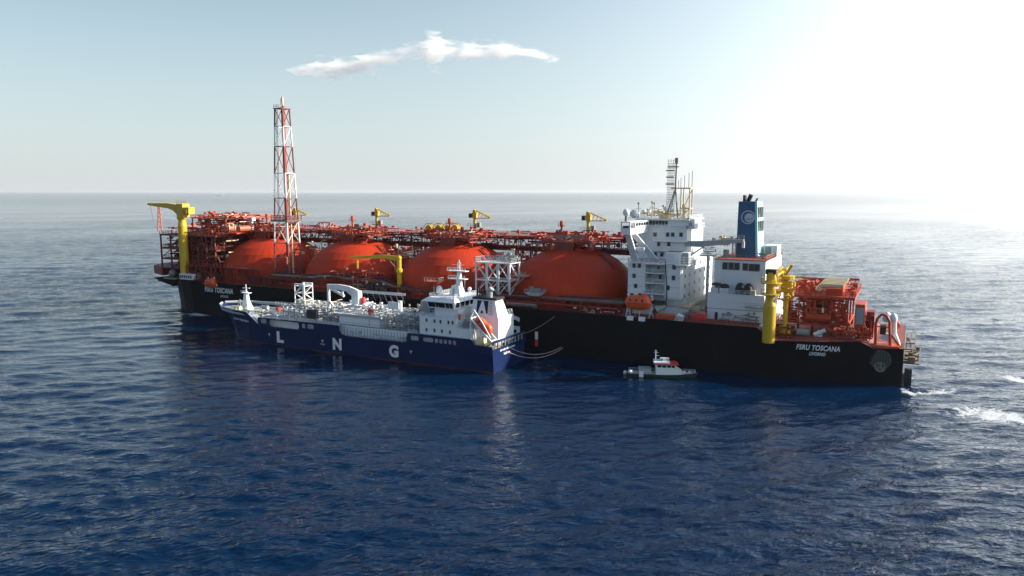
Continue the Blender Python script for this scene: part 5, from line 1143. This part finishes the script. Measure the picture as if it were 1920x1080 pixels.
for i in range(5):
    y = CY - 6 + i * 2.6; b = MB(); b.add([(22.04, y, zb_ + .35), (22.04, y + 2, zb_ + .35), (22.24, y + 2, zt_ - .25), (22.24, y, zt_ - .25), (21.8, y, zb_ + .35), (21.8, y + 2, zb_ + .35), (21.9, y + 2, zt_ - .25), (21.9, y, zt_ - .25)], [(0, 1, 2, 3), (4, 5, 6, 7), (0, 1, 5, 4), (2, 3, 7, 6), (0, 3, 7, 4), (1, 2, 6, 5)]); b.build('wheelhouse_window', M['glass'], WH)
b = MB(); b.rail([(13.4, CY - 6.5, 19.3), (21.8, CY - 6.5, 19.3), (21.8, CY + 6.8, 19.3)], 1.0, 1.0, .07, 3); b.rail([(13.4, CY - 6.5, 19.3), (13.4, CY + 6.8, 19.3)], 1.0, 1.0, .07, 3); b.build('railing', M['whitec'], WH)
b = MB(); b.tube((14.6, CY - 3, 19.3), (14.6, CY - 3, 20.4), .2, n=6); b.ball((14.6, CY - 3, 21.2), .95, 12, 1.1); b.build('radome', M['whitec'], WH)
b = MB(); b.ball((21.2, CY + 3, 20.9), .6, 10, 1.1); b.tube((21.2, CY + 3, 19.3), (21.2, CY + 3, 20.5), .15, n=6); b.build('radome', M['whitec'], WH)
# main mast
xm = 19.2; b = MB(); b.taper((xm - 2.2, xm + 1.6, CY - 1.6, CY + 1.6, 19.3), (xm - 1.6, xm + .8, CY - 1, CY + 1, 22.2)); b.taper((xm - .5, xm + 1.1, CY - .6, CY + .6, 22.2), (xm - .1, xm + .8, CY - .4, CY + .4, 26.2)); b.tube((xm + .4, CY, 26.2), (xm + .4, CY, 29.6), .16, n=6); CM = b.build('main_mast', M['whitec'], CR)
b = MB(); b.box(xm - .9, xm - .4, CY - 1.65, CY - 1.5, 19.6, 21.4); b.build('door', M['grey'], CM)
for z, w_ in ((24.0, 3.1), (26.3, 3.4)):
    b = MB(); b.box(xm + .3 - w_, xm + .3 + w_ * .8, CY - 1, CY + 1, z, z + .22); b.build('mast_platform', M['whitec'], CM)
    b = MB(); b.rail([(xm + .3 - w_, CY - 1, z + .2), (xm + .3 + w_ * .8, CY - 1, z + .2)], .9, .8, .09, 2); b.build('railing', M['whitec'], CM)
for z, w_ in ((27.2, 2.6), (25.0, 1.8)): b = MB(); b.box(xm - .4 - w_, xm - .4 + w_ * .6, CY - 1.3, CY - 1.0, z, z + .28); b.build('radar_scanner', M['whitec'], CM)
b = MB()
for s in (-.5, .5): b.bar((xm + .4 + s, CY, 26.5), (xm + .4 + s, CY, 29), .1)
for k in range(4): b.bar((xm - .1, CY, 27 + k * .6), (xm + .9, CY, 27 + k * .6), .1)
b.bar((xm - 2, CY, 28.2), (xm + 2, CY, 28.2), .1); b.build('yard', M['whitec'], CM)
for x, h in ((23.3, 24.5), (12.8, 22)): b = MB(); b.tube((x, CY - 3, 19), (x, CY - 3, h), .07, n=5); b.build('whip_aerial', M['whitec'], WH)
# stern house with funnel, letter A and louvres
pa = AZ(934, 634, 8.7); pb = AZ(963, 625, 8.7); xE = 34.5; y0 = CY - 3.6; y1 = CY + 5.4; xS = 25.4
b = MB(); b.box(xS, xE, y0, y1, 7.0, 14.3); FH = b.build('engine_casing', M['whitec'], CR)
b = MB(); b.taper((xS - .0, xE - .2, y0 + .1, y1 - 2.8, 14.3), (xS + .6, xE - 1.6, y0 + .9, y1 - 3.8, 19.1)); FN = b.build('funnel', M['whitec'], CR)
b = MB(); b.taper((xS + .3, xE - 1.0, y0 + .7, y1 - 3.6, 19.11), (xS + .3, xE - 1.0, y0 + .7, y1 - 3.6, 19.7)); b.build('funnel_top', M['dark'], FN)
for x, r, h in ((26.6, .3, 2.2), (27.4, .22, 2.6), (28.2, .22, 2.0)): b = MB(); b.tube((x, y0 + 2, 19.7), (x, y0 + 2, 19.7 + h), r, n=8); b.build('exhaust_pipe', M['dark'], FN)
b = MB(); b.tube((30.6, y0 + 2, 19.7), (30.6, y0 + 2, 21.4), .9, n=12); b.tube((30.6, y0 + 2, 21.3), (31.4, y0 + 2, 22.2), .75, n=10); b.build('exhaust_silencer', M['grey'], FN)
def fy(z): return y0 + .1 + .8 * (z - 14.3) / 4.8
b = MB(); zz = (15.3, 18.8); b.add([(27.3, fy(zz[0]) - .05, zz[0]), (30.9, fy(zz[0]) - .05, zz[0]), (30.9, fy(zz[1]) - .05, zz[1]), (27.3, fy(zz[1]) - .05, zz[1])] + [(27.3, fy(zz[0]) + .1, zz[0]), (30.9, fy(zz[0]) + .1, zz[0]), (30.9, fy(zz[1]) + .1, zz[1]), (27.3, fy(zz[1]) + .1, zz[1])], [(0, 1, 2, 3), (4, 5, 6, 7), (0, 1, 5, 4), (2, 3, 7, 6), (0, 3, 7, 4), (1, 2, 6, 5)]); b.build('logo_panel', M['navy'], FN)
wall_text('A', (27.75, 0, 15.25), (30.5, 0, 15.25), 3.45, M['mark'], FN, 'logo_letter', shear=0, bold=.09, conform=lambda x, z: fy(z) - .03)
for k in range(9):
    z = 15.0 + k * .44; b = MB(); b.box(31.15, 32.6 - k * .05, fy(z) - .12, fy(z) + .1, z, z + .14); b.build('louvre', M['grey'], FN)
    xx = xE - .2 - 1.4 * (z - 14.3) / 4.8; b = MB(); b.box(xx - .1, xx + .1, y0 + 1.2, y1 - 4.2, z, z + .14); b.build('louvre', M['grey'], FN)
b = MB(); b.rail([(xE - .2, y1 - 2.5, 14.3), (xE - .2, y1 - .2, 14.3)], 1.0, .8, .08, 3); clutter(b, xE - 2, xE - .4, y1 - 2.4, y1 - .5, 14.3, 15.6, 8, 210, .5); b.build('casing_top_gear', M['grey'], FH, kind='stuff')
b = MB(); clutter(b, 23.6, 29.2, CY - 7.8, CY - 4, 11.3, 13.4, 30, 211, .6); b.build('boat_deck_gear', M['grey'], CR, kind='stuff')
b = MB(); clutter(b, 22.5, 26, CY - 7, CY - 3, 13.0, 15.4, 12, 212, .5); b.build('deck_fittings', M['cream'], CR, kind='stuff')
b = MB(); b.tube((24.0, CY - 7.0, 13.6), (24.0, CY - 7.0, 15.2), .3, n=8); b.build('fire_post', M['brightred'], CR)
# free fall launching ramp
RP0 = Vector((28.6, CY - 7.2, 14.6)); RP1 = Vector((35.0, CY - 7.2, 8.8)); d = (RP1 - RP0)
RA = MB()
for s in (-1.6, 1.4): RA.bar(RP0 + Vector((0, s, 0)), RP1 + Vector((.6, s, -.5)), .38)
RA = RA.build('launching_ramp', M['whitec'], CR)
for f in (0.0, .5, 1.0):
    b = MB(); p = RP0 + d * f; b.bar(p + Vector((0, -1.6, 0)), p + Vector((0, 1.4, 0)), .3); b.build('ramp_crosspiece', M['whitec'], RA)
for f, s in ((.02, -1.6), (.5, -1.6), (1, -1.6), (.5, 1.4), (1, 1.4)):
    b = MB(); p = RP0 + d * f + Vector((0, s, 0)); b.bar(p, (p.x, p.y, 7.0), .3); b.build('ramp_post', M['whitec'], RA)
b = MB(); b.bar(RP0 + Vector((0, -1.6, 0)), RP0 + Vector((1.2, -1.6, 2.4)), .3); b.bar(RP0 + Vector((1.2, -1.6, 2.4)), RP0 + d * .45 + Vector((1.0, -1.6, 1.6)), .28); b.bar(RP0 + d * .45 + Vector((1.0, -1.6, 1.6)), RP1 + Vector((0, -1.6, .8)), .28); b.build('ramp_arch', M['whitec'], RA)
b = MB(); b.tube((30.5, CY - 8.6, 7.8), (33, CY - 8.2, 8.4), 1.1, n=10); clutter(b, 30.4, 35.5, CY - 9, CY - 3, 5.9, 8.2, 30, 213, .6); b.build('poop_gear', M['cream'], CR, kind='stuff')
# cargo deck: covered block, racks, cranes, foremast
b = MB(); b.box(-20.6, -4.6, CY - 6, CY + 6.5, 8.7, 11.0); b.taper((-20.8, -4.5, CY - 6, CY + 6.5, 11.0), (-22.0, -4.2, CY - 7.0, CY + 7, 12.0)); TB = b.build('cargo_machinery_house', M['whitec'], CR)
for z in (9.2, 11.0): b = MB(); b.box(-20.7, -4.5, CY - 6.08, CY - 6.0, z, z + .1); b.build('seam', M['grey'], TB)
b = MB(); b.box(-8.8, -8.7, CY - 6.1, CY - 6.02, 8.9, 11); b.build('seam', M['grey'], TB)
b = MB(); b.rail([(-22, CY - 7, 12.0), (-4.2, CY - 7, 12.0), (-4.2, CY + 7, 12)], 1.0, 1.4, .07, 2); b.build('railing', M['whitec'], TB)
b = MB(); clutter(b, -21, -5, CY - 6.5, CY + 6, 12, 14.6, 110, 220, .7); b.build('top_pipework', M['whitec'], TB, kind='stuff')
b = MB(); clutter(b, -20, -5, CY - 6, CY + 5, 12, 14.2, 34, 221, .7); b.build('lagged_pipework', M['cream'], TB, kind='stuff')
b = MB(); x, z = AY(695, 583, CY - 5); b.box(x - .7, x + .7, CY - 5.6, CY - 4.6, 12.2, 13.8); b.build('red_locker', M['brightred'], TB)
b = MB(); x, z = AY(681, 566, CY); b.taper((x - .6, x + .8, CY - .5, CY + .5, 14), (x - .3, x + .5, CY - .4, CY + .4, 16.4)); b.build('red_hose_cover', M['brightred'], TB)
def pipe_rack_frame(x0, x1, y0, y1, z0, z1, n, nm='pipe_rack'):
    b = MB()
    for i in range(n + 1):
        x = x0 + (x1 - x0) * i / n
        for y in (y0, y1): b.bar((x, y, z0), (x, y, z1), .22)
        b.bar((x, y0, z1), (x, y1, z1), .2); b.bar((x, y0, (z0 + z1) / 2), (x, y1, (z0 + z1) / 2), .14)
    for y in (y0, y1):
        for z in (z1, (z0 + z1) / 2): b.bar((x0, y, z), (x1, y, z), .2)
    return b.build(nm, M['grey'], CR)
r1 = pipe_rack_frame(-43.5, -22.2, CY - 6.5, CY + 6, 8.7, 12.9, 9); r2 = pipe_rack_frame(-4.0, 10.4, CY - 6.8, CY + 6, 8.7, 13.2, 7)
for r_, x0, x1, sd in ((r1, -43, -22.5, 230), (r2, -3.6, 10.2, 240)):
    b = MB(); clutter(b, x0, x1, CY - 6.3, CY + 5, 8.7, 12.6, 120, sd, .65); b.build('rack_pipework', M['grey'], r_, kind='stuff')
    b = MB(); clutter(b, x0, x1, CY - 6.3, CY + 5, 9.5, 14.0, 60, sd + 1, .6); b.build('white_pipework', M['whitec'], r_, kind='stuff')
    b = MB(); clutter(b, x0, x1, CY - 5, CY + 5, 11.5, 14.6, 26, sd + 2, .6); b.build('lagged_pipework', M['cream'], r_, kind='stuff')
b = MB(); b.rail([(-46, CY - 9.6, 8.7), (-17.8, CY - 9.6, 8.7)], 1.0, 1.3, .08, 3); b.rail([(-46, CY - 7.2, 12.9), (-22, CY - 7.2, 12.9)], 1.0, 1.3, .07, 2); b.rail([(-3.8, CY - 7, 13.2), (10.8, CY - 7, 13.2)], 1.0, 1.3, .07, 2); b.rail([(8.4, CY - 9.6, 8.8), (11.2, CY - 9.6, 8.8)], 1, 1, .08, 3); b.build('deck_rail', M['whitec'], CR, kind='stuff')
b = MB(); b.ball((-26.2, CY - 8.4, 9.7), .9, 10, .7); b.build('pale_life_buoy', M['cream'], CR)
b = MB(); b.box(-32.6, -29.4, CY - 7.6, CY - 5.6, 9.6, 12.2); b.build('valve_house', M['dark'], CR)
b = MB(); b.prism([(4.0, 13.2), (8.6, 13.2), (6.2, 16.2), (4.4, 16.2)], CY + 2, CY + 2.6); b.build('wind_screen', M['grey'], CR)
b = MB(); b.box(9.6, 11.2, CY - 3, CY - 1.6, 13.9, 17.2); b.build('vent_box', M['grey'], CR)
b = MB(); b.tube((-.2, CY - 2, 12), (-.2, CY - 2, 16.6), .7, n=10); b.box(-4, 0, CY - 3, CY - 2.4, 14, 16.2); b.build('manifold_house', M['whitec'], CR)
# vent tower
x0, _ = AY(561.5, 533, CY - 1); x1, _ = AY(579, 533, CY - 1); zt = AY(570, 532, CY - 1)[1]; b = MB(); ya_, yb_ = CY - 3.2, CY + .6
for x in (x0, x1):
    for y in (ya_, yb_): b.bar((x, y, 8.7), (x, y, zt), .26)
k = 0; z = 9.6
while z < zt:
    for y in (ya_, yb_): b.bar((x0, y, z), (x1, y, z), .18); b.bar((x0 if k % 2 else x1, y, z), (x1 if k % 2 else x0, y, min(zt, z + 2.3)), .16)
    for x in (x0, x1): b.bar((x, ya_, z), (x, yb_, z), .18); b.bar((x, ya_ if k % 2 else yb_, z), (x, yb_ if k % 2 else ya_, min(zt, z + 2.3)), .15)
    z += 2.3; k += 1
for y in (ya_, yb_): b.bar((x0, y, zt), (x1, y, zt), .5)
b.tube(((x0 + x1) / 2, (ya_ + yb_) / 2, 8.7), ((x0 + x1) / 2, (ya_ + yb_) / 2, zt + .4), .4, n=8)
b.build('vent_tower', M['whitec'], CR)
# arch crane
yk = CY - .5; pc = [AY(*p, yk) for p in ((614, 534.5), (636, 535), (655, 538.5), (668, 544), (675, 548))]; xB, zB = AY(671, 575, yk); 
b = MB(); b.tube((xB - .2, yk, 8.7), (xB - .2, yk, 14.4), 1.3, n=12); b.box(xB - 1.6, xB + 1.0, yk - 1.0, yk + 1.0, 14.3, pc[4][1] + .4); CK = b.build('hose_crane', M['whitec'], CR)
b = MB(); top = pc; lo = [(x + (1.0 if i == 0 else 0), z - (.7 if i == 0 else 1.4 if i < 3 else 1.8)) for i, (x, z) in enumerate(pc)]; b.prism([(x, z + .3) for x, z in top] + lo[::-1], yk - .45, yk + .45); b.build('jib', M['whitec'], CK)
b = MB(); p1 = AY(619, 540, yk); p2 = AY(645, 555, yk); b.tube((p1[0], yk, p1[1]), (p2[0], yk, p2[1]), .45, n=8); p3 = AY(642, 546, yk); b.tube((p3[0], yk, p3[1]), (p2[0] - .5, yk, p2[1]), .35, n=8); p4 = AY(652, 547, yk); p5 = AY(663, 556, yk); b.tube((p4[0], yk, p4[1]), (p5[0], yk, p5[1]), .3, n=8); b.build('jib_ram', M['whitec'], CK)
b = MB(); xa_, za_ = AY(616, 570, yk); xc_ = AY(614, 536, yk)[0]; zc_ = pc[0][1]
b.bar((xc_ + .4, yk, 8.7), (xc_ + .4, yk, zc_), .7); b.bar((xc_ + .4, yk, 14.5), (xc_ + 2.6, yk, 12.5), .6); b.bar((xc_ + 2.6, yk, 8.7), (xc_ + 2.6, yk, 12.8), .6); b.build('jib_rest', M['whitec'], CR)
# foremast and forecastle gear
xm, _ = AY(463, 580, CY); zt = AY(463, 533, CY)[1]
b = MB(); b.taper((xm - 1.9, xm + 1.9, CY - 1.4, CY + 1.4, 8.8), (xm - .95, xm + .95, CY - .7, CY + .7, 11.5)); b.taper((xm - .95, xm + .95, CY - .7, CY + .7, 11.5), (xm - .6, xm + .6, CY - .5, CY + .5, zt - 3)); b.tube((xm, CY, zt - 3), (xm, CY, zt), .3, .14, n=8); FM = b.build('foremast', M['whitec'], CR)
b = MB(); b.box(xm - 1.5, xm + 1.7, CY - .9, CY + .9, zt - 3.1, zt - 2.9); b.rail([(xm - 1.5, CY - .9, zt - 2.9), (xm + 1.7, CY - .9, zt - 2.9)], .8, .6, .09); b.build('crows_nest', M['whitec'], FM)
b = MB(); b.bar((xm - 1.6, CY, zt - 1.4), (xm + 1.8, CY, zt - 1.3), .26); b.build('yard', M['whitec'], FM)
b = MB(); x, z = AY(452, 575, CY - 1); b.bar((x - 1, CY - 2, 8.8), (x + .8, CY - 2, 12.4), .3); b.bar((x + .6, CY - 2, 8.8), (x + 1.1, CY - 2, 12.2), .2); b.build('stores_davit', M['grey'], CR)
b = MB(); b.tube((xm - 2.5, CY - 4, 9.7), (xm + 1.5, CY - 4, 9.7), .8, n=12); b.build('windlass', M['ochre'], CR)
b = MB(); b.tube((xm + 4, CY + 3, 9.4), (xm + 7, CY + 3, 9.4), .7, n=12); b.build('windlass', M['grey'], CR)
b = MB(); clutter(b, xm - 5, -53, CY - 7, CY + 7, 8.6, 9.7, 60, 250, .5); b.build('forecastle_gear', M['grey'], CR, kind='stuff')
b = MB(); clutter(b, xm + 2, -50, CY - 8, CY + 4, 8.2, 9.6, 30, 251, .5); b.build('forecastle_fittings', M['cream'], CR, kind='stuff')
b = MB(); b.box(-54.6, -53.4, CY + 1, CY + 2.2, 8.6, 10.2); b.build('red_hydrant_box', M['brightred'], CR)
b = MB(); clutter(b, -51, -44, CY - 7, CY + 7, 8.7, 10.4, 30, 252, .6); b.build('deck_gear', M['whitec'], CR, kind='stuff')

LBF = lifeboat((31.9, CY - 7.3, 12.6), 6.4, 1.25, 2.9, 'orange free-fall lifeboat tilted on its white ramp at the stern of the blue carrier', 'lifeboat', 0, math.atan2(5.8, 6.4))

# mooring lines from the carrier's stern to the black hull
def rope(p, q, sag, label, r=.085):
    p = Vector(p); q = Vector(q); n = 26; pts = []
    for i in range(n + 1):
        t = i / n; v = p.lerp(q, t); v.z -= sag * 4 * t * (1 - t); pts.append(v)
    b = MB(); b.path(pts, r, 6); o = b.build('mooring_line', M['rope']); tag(o, label, 'rope', 'mooring lines at the stern of the blue carrier'); return o
xq, zq = AY(1056, 652, -24.7)
rope((35.9, CY - 1.8, 5.0), (xq, -24.7, zq), 2.6, 'pale mooring line sagging lowest between the blue stern and the black hull')
rope((35.9, CY + .2, 5.6), (xq - .6, -24.7, zq + .2), 2.2, 'pale mooring line, upper of the two slung from the blue stern to the black hull')
tag(rope((34.5, CY + 8.5, 7.6), (AY(1040, 600, -24.7)[0], -24.7, 11.8), .8, 'x', .05), 'thin dark mooring line running up from the blue stern to the black hull rail', 'rope')

# ================================================================ pilot boat (bow to the right)
p0 = AZ(1180, 703); p1 = AZ(1306, 707); ln = math.hypot(p1[0] - p0[0], p1[1] - p0[1]); rz = math.atan2(p1[1] - p0[1], p1[0] - p0[0])
PL = thing('pilot_boat', 'small green hulled pilot boat with white cabin and red roof beside the black hull', 'boat', ((p0[0] + p1[0]) / 2, (p0[1] + p1[1]) / 2, -.32)); PL.rotation_euler.z = rz; PL.scale = (1.05, 1.0, .84)
def lp(b, name, m, par=None):
    o = b.build(name, m, None); o.parent = par or PL; return o
hl = ln / 2; stp = [(-hl, 1.9, 1.7, 1.35), (-hl * .6, 2.35, 2.1, 1.3), (0, 2.45, 2.1, 1.3), (hl * .45, 2.1, 1.6, 1.4), ((hl * .78, hl * .74), 1.2, .7, 1.55), ((hl, hl * .93), .15, .08, 1.75)]
hb, db = hull_mesh(stp, zb=-.6); h = lp(hb, 'hull', M['green']); lp(db, 'deck', M['grey'])
b = MB(); P = [((x[0] if isinstance(x, tuple) else x), -hd - .04, zd + .02) for x, hd, hw, zd in stp]; b.path(P, .13, 6); b.path([(x, -y, z) for x, y, z in P], .13, 6); lp(b, 'rubber_fender', M['dark'])
b = MB(); b.prism([(-1.9, 1.3), (4.9, 1.35), (4.7, 2.2), (3.3, 3.4), (2.0, 3.5), (-1.9, 3.5)], -1.9, 1.9); CB = lp(b, 'cabin', M['whitec'])
b = MB(); b.taper((-1.8, 2.6, -1.8, 1.8, 3.5), (-2.0, 3.1, -1.85, 1.85, 4.55)); lp(b, 'wheelhouse', M['whitec'], CB)
for x0_, x1_ in ((-1.5, -.5), (-.3, .7), (.9, 1.9), (2.05, 2.8)):
    b = MB(); b.add([(x0_, -1.86, 3.65), (x1_ - .05, -1.86, 3.65), (x1_ + .05, -1.92, 4.4), (x0_, -1.92, 4.4), (x0_, -1.7, 3.65), (x1_, -1.7, 3.65), (x1_, -1.7, 4.4), (x0_, -1.7, 4.4)], [(0, 1, 2, 3), (4, 5, 6, 7), (0, 1, 5, 4), (2, 3, 7, 6), (0, 3, 7, 4), (1, 2, 6, 5)]); lp(b, 'window', M['glass'], CB)
b = MB(); b.taper((-2.4, 3.8, -2.1, 2.1, 4.56), (-2.2, 3.0, -1.7, 1.7, 5.05)); RF = lp(b, 'roof', M['brightred'])
b = MB(); b.box(-2.42, 1.6, -2.12, 2.12, 4.95, 5.35); lp(b, 'roof_coaming', M['whitec'], RF)
b = MB(); b.taper((-.3, 1.0, -.5, .5, 5.3), (.1, .6, -.3, .3, 6.1)); b.box(-.8, 1.5, -.35, .35, 6.1, 6.35); lp(b, 'radar', M['whitec'], RF)
b = MB(); b.tube((-1.9, 0, 5.0), (-1.9, 0, 8.8), .13, n=6); b.bar((-2.4, 0, 8.0), (-1.2, 0, 8.0), .1); b.bar((-1.9, 0, 7.0), (-1.0, 0, 7.0), .1); b.bar((-2.3, 0, 8.6), (-1.5, 0, 8.6), .08); lp(b, 'mast', M['whitec'], RF)
b = MB(); b.rail([(4.8, -1.9, 1.5), (hl - .8, -.9, 1.75), (hl - .8, .9, 1.75), (4.8, 1.9, 1.5)], .8, 1.0, .06, 2); b.rail([(-hl + .3, -1.9, 1.35), (-2.2, -2.2, 1.35)], .9, .9, .06, 2); b.rail([(-hl + .3, 1.9, 1.35), (-2.2, 2.2, 1.35)], .9, .9, .06, 2); lp(b, 'handrail', M['whitec'])
b = MB(); b.box(-6.2, -3.0, -1.6, 1.6, 1.3, 3.0); o = lp(b, 'work_deck_frame', M['grey'])
b = MB(); b.ball((-hl + .6, -1.6, 1.9), .65, 10); lp(b, 'white_fender', M['mark']); b = MB(); b.box(-hl + 2.8, -hl + 3.9, -2.5, -2.1, .6, 2.2); lp(b, 'ladder_box', M['whitec'])
b = MB(); b.ball((5.2, -.8, 2.0), .5, 8); b.tube((6.6, 0, 1.4), (6.6, 0, 2.3), .2, n=6); lp(b, 'foredeck_bitt', M['mark'])
# small mooring buoy-like float by the boat's stern
bx, by = AZ(1172, 700); b = MB(); b.smooth = True; b.lathe((bx, by, 0), [(.01, -.4), (.45, -.1), (.55, .3), (.3, .7), (.01, .8)], 10); tag(b.build('white_float', M['mark']), 'small white float on the water astern of the green pilot boat', 'float')
# far ship on the horizon
az = math.atan((415 - 960) / FPX); dd = 11000; hx = CAM + (vh + rh * math.tan(az)) * (dd * math.cos(az))
b = MB(); b.taper((-60, 60, -9, 9, 0), (-66, 68, -10, 10, 13)); o = b.build('hull', M['mark']); b = MB(); b.box(-52, -34, -8, 8, 13, 34); b.box(-20, 40, -7, 7, 13, 20); o2 = b.build('house', M['mark'])
FR = thing('distant_ship', 'tiny pale ship far off on the horizon left of the flare tower', 'ship', (hx.x, hx.y, 0)); FR.rotation_euler.z = math.atan2(rh.y, rh.x); FR.scale = (.6, .6, .6); o.parent = FR; o2.parent = FR

# ---------------------------------------------------------------- cloud: one thin ragged bank, a volume hanging over the sea
def build_cloud():
    D = 9000.0; ctr = CAM + (vh * 1.0 + rh * ((800 - 960) / FPX)) * D; zc = CAM.z + D * math.tan(math.atan((540 - 113) / FPX) - PITCH) / 1.0
    hw, hh, hd = 1590.0, 330.0, 260.0
    b = MB(); b.box(-hw, hw, -hd, hd, -hh, hh); m = bpy.data.materials.new('cloud_vapour'); m.use_nodes = True; t = m.node_tree; t.nodes.clear()
    o_ = N(t, 'ShaderNodeOutputMaterial'); v = N(t, 'ShaderNodeVolumePrincipled'); v.inputs['Color'].default_value = (1, 1, 1, 1); v.inputs['Anisotropy'].default_value = .2
    tc_ = N(t, 'ShaderNodeTexCoord'); sp = N(t, 'ShaderNodeSeparateXYZ'); L(t, tc_.outputs['Object'], sp.inputs[0])
    u = MATH(t, 'MULTIPLY_ADD', sp.outputs[0], 1 / (2 * hw), 0.5, clamp=True)
    def curve(pts):
        c = N(t, 'ShaderNodeFloatCurve'); L(t, u, c.inputs['Value']); cv = c.mapping.curves[0]
        cv.points[0].location = pts[0]; cv.points[1].location = pts[-1]
        for p in pts[1:-1]: cv.points.new(*p)
        c.mapping.update(); return c.outputs[0]
    # centre line and half thickness along the bank, in units of the half height
    zc_ = curve([(0, .30), (.06, .31), (.2, .36), (.35, .52), (.5, .66), (.56, .68), (.7, .66), (.8, .68), (.9, .60), (1, .52)])
    th_ = curve([(0, .0), (.04, .10), (.16, .30), (.30, .22), (.45, .19), (.50, .30), (.54, .58), (.585, .24), (.75, .24), (.84, .16), (.93, .12), (1, .0)])
    dz = MATH(t, 'ABSOLUTE', MATH(t, 'SUBTRACT', MATH(t, 'MULTIPLY_ADD', sp.outputs[2], 1 / (2 * hh), 0.5), zc_))
    e = MATH(t, 'SUBTRACT', 1.0, MATH(t, 'DIVIDE', dz, MATH(t, 'MULTIPLY_ADD', th_, .52, .001)))
    ey = MATH(t, 'SUBTRACT', 1.0, MATH(t, 'ABSOLUTE', MATH(t, 'MULTIPLY', sp.outputs[1], 1 / hd)))
    mp = N(t, 'ShaderNodeMapping'); mp.inputs['Scale'].default_value = (.0036, .0050, .0120); L(t, tc_.outputs['Object'], mp.inputs[0])
    n = N(t, 'ShaderNodeTexNoise', i_Scale=1.0, i_Detail=7.0, i_Roughness=.62, i_Distortion=.4); L(t, mp.outputs[0], n.inputs['Vector'])
    k = MATH(t, 'ADD', MATH(t, 'MULTIPLY', MATH(t, 'MINIMUM', e, 1.0), .9), MATH(t, 'MULTIPLY_ADD', n.outputs[0], 5.5, -3.0))
    k = MATH(t, 'MULTIPLY', MATH(t, 'MULTIPLY', k, ey, clamp=True), MATH(t, 'GREATER_THAN', e, -.6))
    L(t, MATH(t, 'MULTIPLY', k, 0.02), v.inputs['Density']); L(t, v.outputs[0], o_.inputs['Volume'])
    o = b.build('cloud', m); o.location = (ctr.x, ctr.y, zc); o.rotation_euler.z = math.atan2(rh.y, rh.x); o['kind'] = 'stuff'; o['label'] = 'thin ragged white cloud bank high above the flare tower and domes'
build_cloud()

# ---------------------------------------------------------------- sea haze
def build_haze(dens):
    b = MB(); b.box(-30000, 30000, -30000, 30000, -4, 92); m = bpy.data.materials.new('sea_haze'); m.use_nodes = True; t = m.node_tree; t.nodes.clear()
    o_ = N(t, 'ShaderNodeOutputMaterial'); v = N(t, 'ShaderNodeVolumePrincipled'); v.inputs['Color'].default_value = (.92, .95, 1, 1); v.inputs['Density'].default_value = dens; v.inputs['Anisotropy'].default_value = .3
    L(t, v.outputs[0], o_.inputs['Volume']); o = b.build('haze', m); o['kind'] = 'stuff'
HAZE = True
if HAZE: build_haze(0.00002)

# ---------------------------------------------------------------- loose gear standing on the ships is its own thing
def loose(name, label, cat, group=None):
    o = bpy.data.objects[name]; o.parent = None; o.matrix_parent_inverse = Matrix.Identity(4); tag(o, label, cat, group)
loose('red_skip', 'red steel skip on the deck between the white accommodation block and the engine casing', 'skip')
loose('orange_raft_box', 'long low orange box at the black hull edge, right of the big lifeboat', 'box')
loose('canvas_cover', 'pale canvas covered bundle at the deck edge beside the long orange box', 'bundle')
loose('orange_drum', 'bright orange rounded drum behind the white lattice tower, between the third and fourth domes', 'drum')
loose('deck_drum', 'small red drum on the pipe bridge just right of the second dome', 'drum')
loose('deck_drum.001', 'small red drum on the pipe bridge midway between the third and fourth domes', 'drum')
loose('deck_drum.002', 'small red drum on the pipe bridge close to the white bridge wing', 'drum')
loose('life_ring', 'red life ring on the white bent pipe at the stern', 'life ring')
loose('net_drum', 'black drum standing inside the arched red frames at the stern', 'drum')
loose('orange_locker', 'orange locker at the foot of the red deck house near the stern', 'locker')
loose('pale_life_buoy', 'pale yellow buoy on the side deck of the small blue carrier', 'buoy')
loose('bow_fender_drum', 'grey rounded drum on the bow ledge left of the tall yellow crane', 'drum')
